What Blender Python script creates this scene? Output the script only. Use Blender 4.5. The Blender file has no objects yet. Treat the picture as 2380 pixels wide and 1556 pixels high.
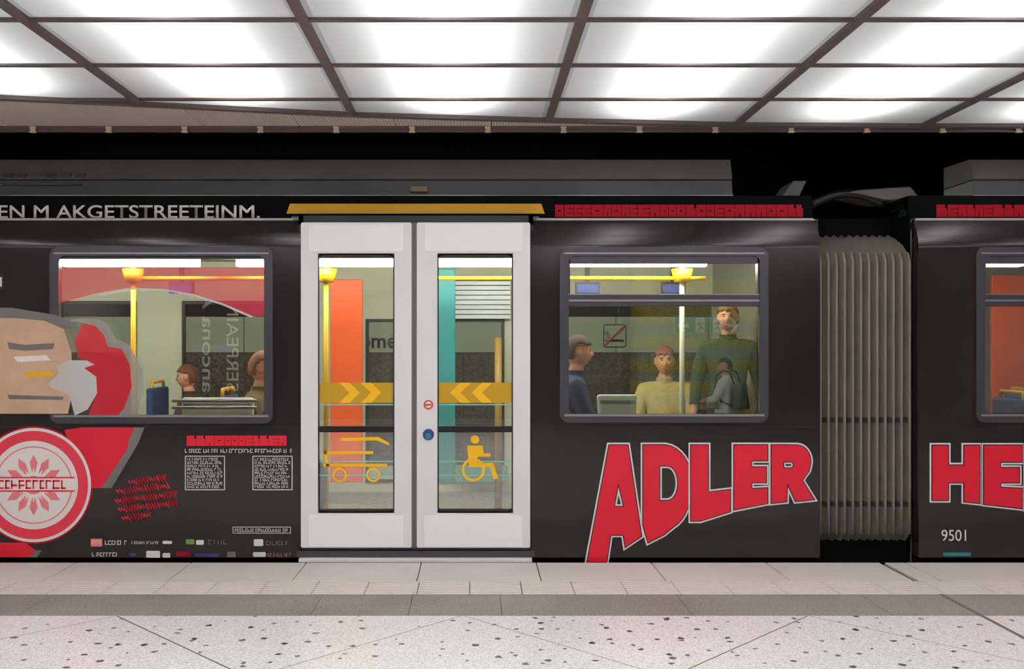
import bpy, bmesh, math, random
from mathutils import Vector, Matrix
random.seed(7)
PI = math.pi
scene = bpy.context.scene
C = scene.collection

# ------------------------------------------------------------------ camera
F = 2158.0                      # focal length in pixels of the 2380 wide frame
VX, VY, CH = 1105.0, 808.0, 1.40  # vanishing point, camera height
cam_d = bpy.data.cameras.new('camera'); cam = bpy.data.objects.new('camera', cam_d); C.objects.link(cam)
cam.location = (0, 0, CH); cam.rotation_euler = (PI/2, 0, 0)
cam_d.sensor_width = 36; cam_d.lens = F/2380*36
cam_d.shift_x = (1190-VX)/2380; cam_d.shift_y = (VY-778)/2380
cam_d.clip_start = 0.05; cam_d.clip_end = 100
scene.camera = cam
# ------------------------------------------------------------------ world, exposure
w = bpy.data.worlds.new('world'); scene.world = w; w.use_nodes = True
w.node_tree.nodes['Background'].inputs[0].default_value = (0.6, 0.6, 0.65, 1)
w.node_tree.nodes['Background'].inputs[1].default_value = 0.004
vs = scene.view_settings
vs.view_transform = 'Standard'; vs.look = 'None'; vs.exposure = 0.06; vs.gamma = 1.0
vs.use_curve_mapping = False
LAMP_W = 8.8                    # watts per metre of ceiling tube
CZ = 2.84                       # height of the luminous ceiling

def X(px, D): return (px-VX)*D/F
def Z(py, D): return CH+(VY-py)*D/F
TY = 6.10                       # near side of the tram
def TX(px): return X(px, TY)
def TZ(py): return Z(py, TY)

# ------------------------------------------------------------------ materials
def srgb(r, g, b):
    f = lambda c: (c/255/12.92) if c/255 <= 0.04045 else ((c/255+0.055)/1.055)**2.4
    return (f(r), f(g), f(b), 1)
def mat(name, col, rough=0.5, metal=0.0, spec=0.5, emit=None, es=0.0, noise=None, bump=None):
    m = bpy.data.materials.new(name); m.use_nodes = True
    nt = m.node_tree; p = nt.nodes['Principled BSDF']
    p.inputs['Base Color'].default_value = col
    p.inputs['Roughness'].default_value = rough; p.inputs['Metallic'].default_value = metal
    p.inputs['Specular IOR Level'].default_value = spec
    if emit: p.inputs['Emission Color'].default_value = emit; p.inputs['Emission Strength'].default_value = es
    if noise:
        sc, amt = noise
        tc = nt.nodes.new('ShaderNodeTexCoord'); n = nt.nodes.new('ShaderNodeTexNoise'); n.inputs['Scale'].default_value = sc
        n.inputs['Detail'].default_value = 6
        nt.links.new(tc.outputs['Object'], n.inputs['Vector'])
        mp = nt.nodes.new('ShaderNodeMapRange'); mp.inputs[1].default_value = 0.3; mp.inputs[2].default_value = 0.7
        mp.inputs[3].default_value = 1-amt; mp.inputs[4].default_value = 1+amt
        nt.links.new(n.outputs['Fac'], mp.inputs[0])
        mx = nt.nodes.new('ShaderNodeVectorMath'); mx.operation = 'SCALE'
        mx.inputs[0].default_value = col[:3]; nt.links.new(mp.outputs[0], mx.inputs['Scale'])
        nt.links.new(mx.outputs[0], p.inputs['Base Color'])
        if bump:
            b = nt.nodes.new('ShaderNodeBump'); b.inputs['Strength'].default_value = bump; b.inputs['Distance'].default_value = 0.01
            nt.links.new(n.outputs['Fac'], b.inputs['Height']); nt.links.new(b.outputs[0], p.inputs['Normal'])
    return m
M = {}
M['body'] = mat('tram_paint', srgb(38, 29, 31), 0.15, spec=0.42)
M['white_paint'] = mat('door_white_paint', srgb(230, 226, 226), 0.3)
M['white_panel'] = mat('door_panel_white', srgb(244, 240, 238), 0.35)
M['rubber'] = mat('black_rubber', srgb(26, 25, 28), 0.45)
M['black'] = mat('black_gloss', srgb(12, 12, 14), 0.3)
M['matte_black'] = mat('matte_black', srgb(10, 10, 10), 0.85, spec=0.1)
M['slate'] = mat('slate_frame', srgb(72, 70, 76), 0.3, metal=0.4)
M['silver'] = mat('brushed_aluminium', srgb(165, 163, 165), 0.3, metal=0.8)
M['shroud'] = mat('roof_grey', srgb(98, 93, 89), 0.6, noise=(3, 0.08))
M['shroud2'] = mat('roof_grey_blue', srgb(82, 84, 88), 0.5, noise=(3, 0.08))
M['yellow'] = mat('traffic_yellow', srgb(222, 165, 0), 0.45)
M['grab'] = mat('yellow_rail', srgb(228, 172, 14), 0.4)
M['red'] = mat('signal_red', srgb(218, 8, 46), 0.4)
M['dark_or_shaded_red'] = mat('dark_or_shaded_red', srgb(158, 0, 28), 0.6, spec=.2)  # plain dark print, and red with shade painted in for the cantrail
M['white'] = mat('print_white', srgb(226, 222, 220), 0.45)
M['pale'] = mat('print_pale_pink', srgb(232, 222, 218), 0.45)
M['pink'] = mat('print_pink', srgb(225, 120, 125), 0.5)
M['grey_print'] = mat('print_grey', srgb(112, 106, 104), 0.5)
M['tan_print'] = mat('print_tan', srgb(196, 160, 132), 0.5, noise=(6, 0.1))
M['green_print'] = mat('print_green', srgb(96, 140, 60), 0.5)
M['blue_print'] = mat('print_blue', srgb(50, 60, 130), 0.5)
M['teal'] = mat('teal', srgb(40, 135, 135), 0.4)
M['orange'] = mat('orange_panel', srgb(240, 92, 14), 0.4)
M['int_pale'] = mat('interior_pale_green', srgb(208, 208, 184), 0.5)
M['int_grey'] = mat('interior_grey', srgb(150, 150, 138), 0.6)
M['int_floor'] = mat('tram_floor', srgb(140, 142, 128), 0.6, noise=(40, 0.12))
M['seat_blue'] = mat('seat_fabric_blue', srgb(30, 64, 110), 0.85, noise=(60, 0.3))
M['screen_blue'] = mat('screen_blue', srgb(40, 50, 130), 0.3, emit=srgb(90, 110, 220), es=0.5)
M['added_bellows_rib'] = mat('added_bellows_rib', srgb(122, 112, 102), 0.7)
M['bellows'] = mat('bellows_fabric', srgb(122, 113, 104), 0.75, noise=(8, 0.1))
M['beam'] = mat('bronze_ceiling_frame', srgb(104, 90, 88), 0.5)
M['clip'] = mat('clip_metal', srgb(235, 215, 190), 0.45)
M['rail'] = mat('edge_rail', srgb(120, 105, 100), 0.4, metal=0.3)
M['concrete_dark'] = mat('tunnel_concrete', srgb(40, 38, 38), 0.9, noise=(5, 0.2))
M['wall_back'] = mat('hall_wall', srgb(150, 145, 140), 0.7)
M['seam'] = mat('joint_brown', srgb(112, 98, 90), 0.8)
M['seam_light'] = mat('joint_light', srgb(160, 146, 138), 0.8)
M['lamp_int'] = mat('tram_lamp', (1, 1, 1, 1), 0.5, emit=(1.0, 0.98, 0.9, 1), es=42.0)
M['fill_far'] = mat('fill_lamp', (1, 1, 1, 1), 0.5, emit=(1.0, 0.97, 0.88, 1), es=30.0)
M['band'] = mat('enamel_band', srgb(172, 178, 158), 0.4)
M['bandgrey'] = mat('pier_grey_green', srgb(134, 140, 122), 0.5)
M['exit_green'] = mat('sign_green', srgb(70, 130, 96), 0.4)
M['sign_pale'] = mat('sign_pale', srgb(205, 215, 195), 0.4)
M['smoke_red'] = mat('sign_red', srgb(190, 50, 60), 0.5)
M['ink'] = mat('ink', srgb(38, 38, 40), 0.5)
M['wood'] = mat('bench_wood', srgb(130, 96, 66), 0.6, noise=(12, 0.2))
M['poster'] = mat('poster_dark', srgb(70, 50, 46), 0.6)
M['letter_pale'] = mat('poster_letter', srgb(225, 230, 210), .6)
M['skin'] = mat('skin', srgb(214, 150, 118), 0.55)
M['lips'] = mat('lips', srgb(176, 96, 88), 0.5)
M['brow'] = mat('eyebrow', srgb(80, 56, 42), 0.8)
M['eye'] = mat('eye', srgb(60, 45, 40), 0.3)

def granite():
    m = mat('dark_granite', srgb(92, 80, 72), 0.35)
    nt = m.node_tree; p = nt.nodes['Principled BSDF']
    tc = nt.nodes.new('ShaderNodeTexCoord')
    n = nt.nodes.new('ShaderNodeTexNoise'); n.inputs['Scale'].default_value = 45; n.inputs['Detail'].default_value = 8
    r = nt.nodes.new('ShaderNodeValToRGB'); r.color_ramp.elements[0].position = .35; r.color_ramp.elements[1].position = .7
    r.color_ramp.elements[0].color = srgb(38, 32, 30); r.color_ramp.elements[1].color = srgb(118, 104, 92)
    nt.links.new(tc.outputs['Object'], n.inputs['Vector']); nt.links.new(n.outputs['Fac'], r.inputs[0]); nt.links.new(r.outputs[0], p.inputs['Base Color'])
    return m
M['granite'] = granite()
def mosaic():
    m = mat('yellow_mosaic', srgb(170, 150, 40), 0.3)
    nt = m.node_tree; p = nt.nodes['Principled BSDF']
    tc = nt.nodes.new('ShaderNodeTexCoord'); b = nt.nodes.new('ShaderNodeTexBrick')
    b.offset = 0; b.inputs['Scale'].default_value = 1; b.inputs['Brick Width'].default_value = .025; b.inputs['Row Height'].default_value = .025
    b.inputs['Mortar Size'].default_value = .003
    b.inputs['Color1'].default_value = srgb(205, 190, 80); b.inputs['Color2'].default_value = srgb(175, 160, 60); b.inputs['Mortar'].default_value = srgb(90, 86, 50)
    sp = nt.nodes.new('ShaderNodeSeparateXYZ'); cb = nt.nodes.new('ShaderNodeCombineXYZ')
    ad = nt.nodes.new('ShaderNodeMath'); ad.operation = 'ADD'
    nt.links.new(tc.outputs['Object'], sp.inputs[0]); nt.links.new(sp.outputs[0], ad.inputs[0]); nt.links.new(sp.outputs[1], ad.inputs[1])
    nt.links.new(ad.outputs[0], cb.inputs[0]); nt.links.new(sp.outputs[2], cb.inputs[1])
    nt.links.new(cb.outputs[0], b.inputs['Vector']); nt.links.new(b.outputs['Color'], p.inputs['Base Color'])
    return m
M['mosaic'] = mosaic()
def terrazzo():
    m = mat('white_terrazzo', srgb(215, 210, 207), 0.35)
    nt = m.node_tree; p = nt.nodes['Principled BSDF']; L = nt.links.new
    tc = nt.nodes.new('ShaderNodeTexCoord')
    nz = nt.nodes.new('ShaderNodeTexNoise'); nz.inputs['Scale'].default_value = 55; nz.inputs['Detail'].default_value = 2
    L(tc.outputs['Object'], nz.inputs['Vector'])
    sub = nt.nodes.new('ShaderNodeVectorMath'); sub.operation = 'SUBTRACT'; sub.inputs[1].default_value = (.5, .5, .5); L(nz.outputs['Color'], sub.inputs[0])
    sc = nt.nodes.new('ShaderNodeVectorMath'); sc.operation = 'SCALE'; sc.inputs['Scale'].default_value = .035; L(sub.outputs[0], sc.inputs[0])
    ad = nt.nodes.new('ShaderNodeVectorMath'); ad.operation = 'ADD'; L(tc.outputs['Object'], ad.inputs[0]); L(sc.outputs[0], ad.inputs[1])
    v = nt.nodes.new('ShaderNodeTexVoronoi'); v.inputs['Scale'].default_value = 9.0; v.inputs['Randomness'].default_value = 1.0; v.voronoi_dimensions = '2D'; L(ad.outputs[0], v.inputs['Vector'])
    sep = nt.nodes.new('ShaderNodeSeparateColor'); L(v.outputs['Color'], sep.inputs[0])
    # chip radius per cell: none for half of the cells
    mr = nt.nodes.new('ShaderNodeMapRange'); mr.inputs[1].default_value = .45; mr.inputs[2].default_value = 1; mr.inputs[3].default_value = .06; mr.inputs[4].default_value = .15
    L(sep.outputs[0], mr.inputs[0])
    gt = nt.nodes.new('ShaderNodeMath'); gt.operation = 'GREATER_THAN'; gt.inputs[1].default_value = .45; L(sep.outputs[0], gt.inputs[0])
    mu = nt.nodes.new('ShaderNodeMath'); mu.operation = 'MULTIPLY'; L(mr.outputs[0], mu.inputs[0]); L(gt.outputs[0], mu.inputs[1])
    lt = nt.nodes.new('ShaderNodeMath'); lt.operation = 'LESS_THAN'; L(v.outputs['Distance'], lt.inputs[0]); L(mu.outputs[0], lt.inputs[1])
    v2 = nt.nodes.new('ShaderNodeTexVoronoi'); v2.inputs['Scale'].default_value = 170; v2.voronoi_dimensions = '2D'; L(tc.outputs['Object'], v2.inputs['Vector'])
    s2 = nt.nodes.new('ShaderNodeSeparateColor'); L(v2.outputs['Color'], s2.inputs[0])
    r = nt.nodes.new('ShaderNodeValToRGB'); r.color_ramp.elements[0].color = srgb(196, 189, 186); r.color_ramp.elements[1].color = srgb(236, 232, 230)
    r.color_ramp.elements[0].position = 0.0; r.color_ramp.elements[1].position = .6; L(s2.outputs[0], r.inputs[0])
    chip = nt.nodes.new('ShaderNodeMix'); chip.data_type = 'RGBA'; L(sep.outputs[1], chip.inputs[0]); chip.inputs[6].default_value = srgb(52, 38, 42); chip.inputs[7].default_value = srgb(96, 86, 84)
    mx = nt.nodes.new('ShaderNodeMix'); mx.data_type = 'RGBA'; L(lt.outputs[0], mx.inputs[0]); L(r.outputs[0], mx.inputs[6]); L(chip.outputs[2], mx.inputs[7])
    L(mx.outputs[2], p.inputs['Base Color'])
    return m
M['terrazzo'] = terrazzo()
def speckle(name, a, b, scale, rough=.7):
    m = mat(name, a, rough); nt = m.node_tree; p = nt.nodes['Principled BSDF']; L = nt.links.new
    tc = nt.nodes.new('ShaderNodeTexCoord'); n = nt.nodes.new('ShaderNodeTexNoise'); n.inputs['Scale'].default_value = scale; n.inputs['Detail'].default_value = 3
    n2 = nt.nodes.new('ShaderNodeTexNoise'); n2.inputs['Scale'].default_value = 1.5; n2.inputs['Detail'].default_value = 4
    L(tc.outputs['Object'], n.inputs['Vector']); L(tc.outputs['Object'], n2.inputs['Vector'])
    mx0 = nt.nodes.new('ShaderNodeMix'); mx0.inputs[0].default_value = .25; L(n.outputs['Fac'], mx0.inputs[2]); L(n2.outputs['Fac'], mx0.inputs[3])
    r = nt.nodes.new('ShaderNodeValToRGB'); r.color_ramp.elements[0].position = .36; r.color_ramp.elements[1].position = .64
    r.color_ramp.elements[0].color = a; r.color_ramp.elements[1].color = b
    L(mx0.outputs[0], r.inputs[0]); L(r.outputs[0], p.inputs['Base Color'])
    return m
M['edge_stone'] = speckle('edge_stone', srgb(192, 184, 174), srgb(220, 214, 206), 160)
M['dark_stone'] = speckle('dark_stone', srgb(112, 104, 100), srgb(158, 150, 145), 120)
M['tactile'] = mat('tactile_stone', srgb(222, 214, 202), .7, noise=(30, .05))
M['tactile_groove_shade'] = mat('tactile_groove_shade', srgb(138, 128, 116), .8)  # same stone darkened: groove shade painted in so the ribs show
def ribbed():
    m = mat('ribbed_soffit', srgb(168, 150, 138), .55); nt = m.node_tree; p = nt.nodes['Principled BSDF']; L = nt.links.new
    tc = nt.nodes.new('ShaderNodeTexCoord'); wv = nt.nodes.new('ShaderNodeTexWave'); wv.bands_direction = 'X'; wv.inputs['Scale'].default_value = 16
    L(tc.outputs['Object'], wv.inputs['Vector'])
    b = nt.nodes.new('ShaderNodeBump'); b.inputs['Strength'].default_value = .5; b.inputs['Distance'].default_value = .004
    L(wv.outputs['Fac'], b.inputs['Height']); L(b.outputs[0], p.inputs['Normal'])
    r = nt.nodes.new('ShaderNodeValToRGB'); r.color_ramp.elements[0].color = srgb(188, 172, 160); r.color_ramp.elements[1].color = srgb(222, 206, 194)
    L(wv.outputs['Fac'], r.inputs[0]); L(r.outputs[0], p.inputs['Base Color'])
    return m
M['ribbed'] = ribbed()
def diffuser():
    m = bpy.data.materials.new('opal_diffuser'); m.use_nodes = True; nt = m.node_tree; nt.nodes.clear(); L = nt.links.new
    o = nt.nodes.new('ShaderNodeOutputMaterial'); t = nt.nodes.new('ShaderNodeBsdfTranslucent'); t.inputs[0].default_value = (.76, .765, .765, 1)
    e = nt.nodes.new('ShaderNodeEmission'); e.inputs[0].default_value = (1, .95, .93, 1); e.inputs[1].default_value = .04
    g = nt.nodes.new('ShaderNodeBsdfDiffuse'); g.inputs[0].default_value = (.10, .10, .10, 1)
    a = nt.nodes.new('ShaderNodeAddShader'); a2 = nt.nodes.new('ShaderNodeAddShader')
    L(t.outputs[0], a.inputs[0]); L(e.outputs[0], a.inputs[1]); L(a.outputs[0], a2.inputs[0]); L(g.outputs[0], a2.inputs[1]); L(a2.outputs[0], o.inputs[0])
    return m
M['diffuser'] = diffuser()
def clear():
    m = bpy.data.materials.new('clear_back'); m.use_nodes = True; nt = m.node_tree; nt.nodes.clear()
    o = nt.nodes.new('ShaderNodeOutputMaterial'); t = nt.nodes.new('ShaderNodeBsdfTransparent'); nt.links.new(t.outputs[0], o.inputs[0]); return m
M['clear'] = clear()
def glass(name, tint, refl=1.0, rough=0.0):
    m = bpy.data.materials.new(name); m.use_nodes = True; nt = m.node_tree; nt.nodes.clear(); L = nt.links.new
    o = nt.nodes.new('ShaderNodeOutputMaterial'); t = nt.nodes.new('ShaderNodeBsdfTransparent'); t.inputs[0].default_value = tint
    g = nt.nodes.new('ShaderNodeBsdfGlossy'); g.inputs['Roughness'].default_value = rough; g.inputs[0].default_value = (1, 1, 1, 1)
    f = nt.nodes.new('ShaderNodeFresnel'); f.inputs[0].default_value = 1.5
    mu = nt.nodes.new('ShaderNodeMath'); mu.operation = 'MULTIPLY'; mu.inputs[1].default_value = refl; L(f.outputs[0], mu.inputs[0])
    mx = nt.nodes.new('ShaderNodeMixShader'); L(mu.outputs[0], mx.inputs[0]); L(t.outputs[0], mx.inputs[1]); L(g.outputs[0], mx.inputs[2]); L(mx.outputs[0], o.inputs[0])
    return m
M['far_glass'] = glass('far_window_glass', (.88, .90, .87, 1), .5)
M['glass'] = glass('window_glass', (.88, .90, .87, 1), 3.3)
def film(name, col, op):
    m = bpy.data.materials.new(name); m.use_nodes = True; nt = m.node_tree; nt.nodes.clear(); L = nt.links.new
    o = nt.nodes.new('ShaderNodeOutputMaterial'); t = nt.nodes.new('ShaderNodeBsdfTransparent'); d = nt.nodes.new('ShaderNodeBsdfPrincipled')
    d.inputs['Base Color'].default_value = col; d.inputs['Roughness'].default_value = .5
    mx = nt.nodes.new('ShaderNodeMixShader'); mx.inputs[0].default_value = op; L(t.outputs[0], mx.inputs[1]); L(d.outputs[0], mx.inputs[2]); L(mx.outputs[0], o.inputs[0])
    return m
M['film_red'] = film('perforated_film_red', srgb(220, 20, 50), .6)
M['film_pink'] = film('perforated_film_pink', srgb(215, 60, 80), .42)
M['film_grey'] = film('perforated_film_grey', srgb(170, 165, 160), .45)
M['film_white'] = film('perforated_film_white', srgb(220, 215, 212), .7)
M['film_yellow'] = film('perforated_film_yellow', srgb(250, 190, 10), .9)

# ------------------------------------------------------------------ mesh helpers
class MB:
    def __init__(s): s.v = []; s.f = []
    def add(s, vs_, fs):
        n = len(s.v); s.v += [tuple(p) for p in vs_]; s.f += [tuple(i+n for i in q) for q in fs]; return s
    def box(s, x0, x1, y0, y1, z0, z1):
        if x0 > x1: x0, x1 = x1, x0
        if y0 > y1: y0, y1 = y1, y0
        if z0 > z1: z0, z1 = z1, z0
        v = [(x0,y0,z0),(x1,y0,z0),(x1,y1,z0),(x0,y1,z0),(x0,y0,z1),(x1,y0,z1),(x1,y1,z1),(x0,y1,z1)]
        return s.add(v, [(0,3,2,1),(4,5,6,7),(0,1,5,4),(1,2,6,5),(2,3,7,6),(3,0,4,7)])
    def prism(s, pts, y0, y1):      # polygon in x,z extruded in y
        n = len(pts)
        v = [(p[0], y0, p[1]) for p in pts]+[(p[0], y1, p[1]) for p in pts]
        f = [tuple(range(n)), tuple(range(2*n-1, n-1, -1))]+[(i, i+n, (i+1) % n+n, (i+1) % n) for i in range(n)]
        return s.add(v, f)
    def zprism(s, pts, z0, z1):     # polygon in x,y extruded in z
        n = len(pts)
        v = [(p[0], p[1], z0) for p in pts]+[(p[0], p[1], z1) for p in pts]
        f = [tuple(range(n-1, -1, -1)), tuple(range(n, 2*n))]+[(i, (i+1) % n, (i+1) % n+n, i+n) for i in range(n)]
        return s.add(v, f)
    def xprism(s, pts, x0, x1):     # polygon in y,z extruded in x
        n = len(pts)
        v = [(x0, p[0], p[1]) for p in pts]+[(x1, p[0], p[1]) for p in pts]
        f = [tuple(range(n)), tuple(range(2*n-1, n-1, -1))]+[(i, i+n, (i+1) % n+n, (i+1) % n) for i in range(n)]
        return s.add(v, f)
    def tube(s, path, r, n=10):
        path = [Vector(p) for p in path]; rings = []
        for i, p in enumerate(path):
            d = (path[min(i+1, len(path)-1)]-path[max(i-1, 0)]).normalized()
            a = d.cross(Vector((0, 0, 1)));  a = a.normalized() if a.length > .05 else Vector((1, 0, 0))
            b = d.cross(a).normalized()
            rr = r[i] if isinstance(r, (list, tuple)) else r
            rings.append([p+(a*math.cos(2*PI*k/n)+b*math.sin(2*PI*k/n))*rr for k in range(n)])
        v = [q for R_ in rings for q in R_]; f = []
        for i in range(len(path)-1):
            for k in range(n): f.append((i*n+k, i*n+(k+1) % n, (i+1)*n+(k+1) % n, (i+1)*n+k))
        f.append(tuple(range(n-1, -1, -1))); f.append(tuple((len(path)-1)*n+k for k in range(n)))
        return s.add(v, f)
    def disc(s, cx, cz, r, y0, y1, n=48, ri=0):
        if ri:
            v = []; f = []
            for k in range(n):
                c, si = math.cos(2*PI*k/n), math.sin(2*PI*k/n)
                v += [(cx+r*c, y0, cz+r*si), (cx+ri*c, y0, cz+ri*si), (cx+r*c, y1, cz+r*si), (cx+ri*c, y1, cz+ri*si)]
                a, b = 4*k, 4*((k+1) % n)
                f += [(a, a+1, b+1, b), (a+2, b+2, b+3, a+3), (a, b, b+2, a+2), (a+1, a+3, b+3, b+1)]
            return s.add(v, f)
        return s.prism([(cx+r*math.cos(2*PI*k/n), cz+r*math.sin(2*PI*k/n)) for k in range(n)], y0, y1)
    def build(s, name, m, parent=None, smooth=False, bevel=0, label=None):
        me = bpy.data.meshes.new(name); me.from_pydata(s.v, [], s.f)
        bm = bmesh.new(); bm.from_mesh(me); bmesh.ops.recalc_face_normals(bm, faces=bm.faces); bm.to_mesh(me); bm.free()
        me.materials.append(M[m] if isinstance(m, str) else m)
        if smooth: me.shade_smooth()
        o = bpy.data.objects.new(name, me); C.objects.link(o)
        if parent: setpar(o, parent)
        if bevel:
            b = o.modifiers.new('bevel', 'BEVEL'); b.width = bevel; b.segments = 2; b.limit_method = 'ANGLE'
        if label: o['label'] = label
        return o
def wloc(o):
    v = Vector(o.location)
    while o.parent: o = o.parent; v = v+Vector(o.location)
    return v
def setpar(o, p):       # parents are never rotated while building
    o.parent = p; o.location = Vector(o.location)-wloc(p)
def empty(name, loc, label, cat, group=None):
    o = bpy.data.objects.new(name, None); C.objects.link(o); o.location = loc; o.empty_display_size = .1
    o['label'] = label; o['category'] = cat
    if group: o['group'] = group
    return o
def tag(o, label, cat, group=None):
    o['label'] = label; o['category'] = cat
    if group: o['group'] = group
    return o
def struct(o): o['kind'] = 'structure'; return o
def curve_mesh(name, loops, y, m, parent, off=0.0, ext=0.0008, label=None):
    """flat filled outline in x,z facing the platform; loops: outer and holes"""
    cu = bpy.data.curves.new(name, 'CURVE'); cu.dimensions = '2D'; cu.fill_mode = 'BOTH'; cu.extrude = ext; cu.offset = off
    for lp in loops:
        sp = cu.splines.new('POLY'); sp.points.add(len(lp)-1); sp.use_cyclic_u = True
        for i, (a, b) in enumerate(lp): sp.points[i].co = (a, b, 0, 1)
    t = bpy.data.objects.new('tmp', cu); C.objects.link(t)
    dg = bpy.context.evaluated_depsgraph_get(); me = bpy.data.meshes.new_from_object(t.evaluated_get(dg))
    bpy.data.objects.remove(t)
    me.name = name; me.transform(Matrix.Translation((0, y, 0)) @ Matrix.Rotation(PI/2, 4, 'X'))
    me.materials.clear(); me.materials.append(M[m])
    o = bpy.data.objects.new(name, me); C.objects.link(o)
    if parent: setpar(o, parent)
    if label: o['label'] = label
    return o
def text_mesh(name, s, x, y, z, h, m, parent, width=None, off=0.0, align='LEFT', rot=0, mirror=False, ext=.0008, shear=0):
    cu = bpy.data.curves.new(name, 'FONT'); cu.body = s; cu.size = 1; cu.extrude = 0.0; cu.offset = off; cu.shear = shear
    t = bpy.data.objects.new('tmp', cu); C.objects.link(t)
    dg = bpy.context.evaluated_depsgraph_get(); me = bpy.data.meshes.new_from_object(t.evaluated_get(dg))
    bpy.data.objects.remove(t)
    xs = [v.co.x for v in me.vertices]; ys = [v.co.y for v in me.vertices]
    x0, x1, y0, y1 = min(xs), max(xs), min(ys), max(ys)
    sy = h/(y1-y0); sx = width/(x1-x0) if width else sy
    for v in me.vertices: v.co = Vector(((v.co.x-x0)*sx*(1 if not mirror else 1), (v.co.y-y0)*sy*(-1 if mirror else 1), 0))
    me.transform(Matrix.Translation((x, y, z)) @ Matrix.Rotation(PI/2, 4, 'X') @ Matrix.Rotation(rot, 4, 'Z'))
    me.materials.clear(); me.materials.append(M[m])
    o = bpy.data.objects.new(name, me); C.objects.link(o)
    sd = o.modifiers.new('thick', 'SOLIDIFY'); sd.thickness = .001; sd.offset = 0
    if parent: setpar(o, parent)
    return o

# ------------------------------------------------------------------ platform
EY = 6.04                       # platform edge
XL, XR = -6.0, 7.0
fb = MB().box(XL, XR, -6.0, 4.84, -.2, 0)
floor = struct(fb.build('floor', 'terrazzo'))
edge_stone = MB()
js = [TXp for TXp in ([X(712, EY)-.7475*k for k in range(8, 0, -1)]+[X(712, EY)+.7475*k for k in range(0, 6)])]
thick = X(2050, EY)
xs = [XL]+js[:]+[thick+.005, X(2103, EY), X(2103, EY)+.7475*1.45, XR]
xs = sorted(a for a in xs if XL <= a <= XR)
xs = [a for a in xs if not (thick < a < X(2100, EY) and abs(a-thick-.005) > .01)]
for a, b in zip(xs[:-1], xs[1:]):
    g = .003
    ra = .012 if abs(a-thick-.005) < .02 else g
    rb = .012 if abs(b-thick-.005) < .02 else g
    if b-a > .03: edge_stone.box(a+ra, b-rb, 5.568, EY, -.12, -.0005)
struct(edge_stone.build('trim_1', 'edge_stone', bevel=.003))
struct(MB().box(XL, XR, 4.84, EY-.01, -.95, -.013).build('floor', 'seam'))
tact = MB(); tb = MB(); x0 = X(1092, 5.56)
k = -16
while x0+.3*k < XR-.3:
    a = x0+.3*k
    if a > XL:
        tb.box(a+.002, a+.298, 5.262, 5.562, -.01, -.004)
        for r_ in range(7):
            y = 5.268+.0425*r_
            tact.box(a+.0025, a+.2975, y, y+.026, -.005, .0015)
    k += 1
struct(tact.build('trim_2', 'tactile'))
struct(tb.build('trim_2', 'tactile_groove_shade'))
dk = MB()
dj = sorted([X(px, 5.25) for px in (120, 750, 960, 1162, 1572, 2000)]+[XL, XR, X(2187, 5.25), X(-250, 5.25), X(2560, 5.25)])
for a, b in zip(dj[:-1], dj[1:]):
    dk.box(a+.0015, b-.0015, 5.052, 5.26, -.01, -.001); dk.box(a+.0015, b-.0015, 4.842, 5.0505, -.01, -.001)
struct(dk.build('trim_3', 'dark_stone'))
# joints inlaid in the terrazzo
def fp(px, py):
    D = F*CH/(py-VY); return Vector((X(px, D), D, 0))
def joint(p, q, wd, m):
    d = (q-p).normalized(); n = Vector((-d.y, d.x, 0))*wd/2
    return MB().zprism([(p+n)[:2], (p-n)[:2], (q-n)[:2], (q+n)[:2]], -.002, .0006).build('joint', m, floor)
for a, b, wd, m in [((0,1487),(266,1434),.004,'seam_light'), ((272,1433),(535,1556),.008,'seam'), ((650,1556),(1070,1433),.005,'seam_light'),
                    ((1080,1433),(1490,1556),.005,'seam_light'), ((1600,1556),(1876,1433),.006,'seam'), ((1882,1433),(2380,1540),.005,'seam_light')]:
    p, q = fp(*a), fp(*b); d = q-p
    if a[1] > 1500: p = p-d*.6
    if b[1] > 1500: q = q+d*.6
    if a[0] == 0: p = p-d*.5
    joint(p, q, wd, m)
xj = X(2190, 5.25)
struct(MB().box(xj-.012, xj+.012, -5, 5.26, -.01, .0008).build('trim_4', 'seam'))
struct(MB().box(XL, XR, EY-.02, EY-.001, -.95, -.13).build('wall_platform', 'concrete_dark'))

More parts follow.
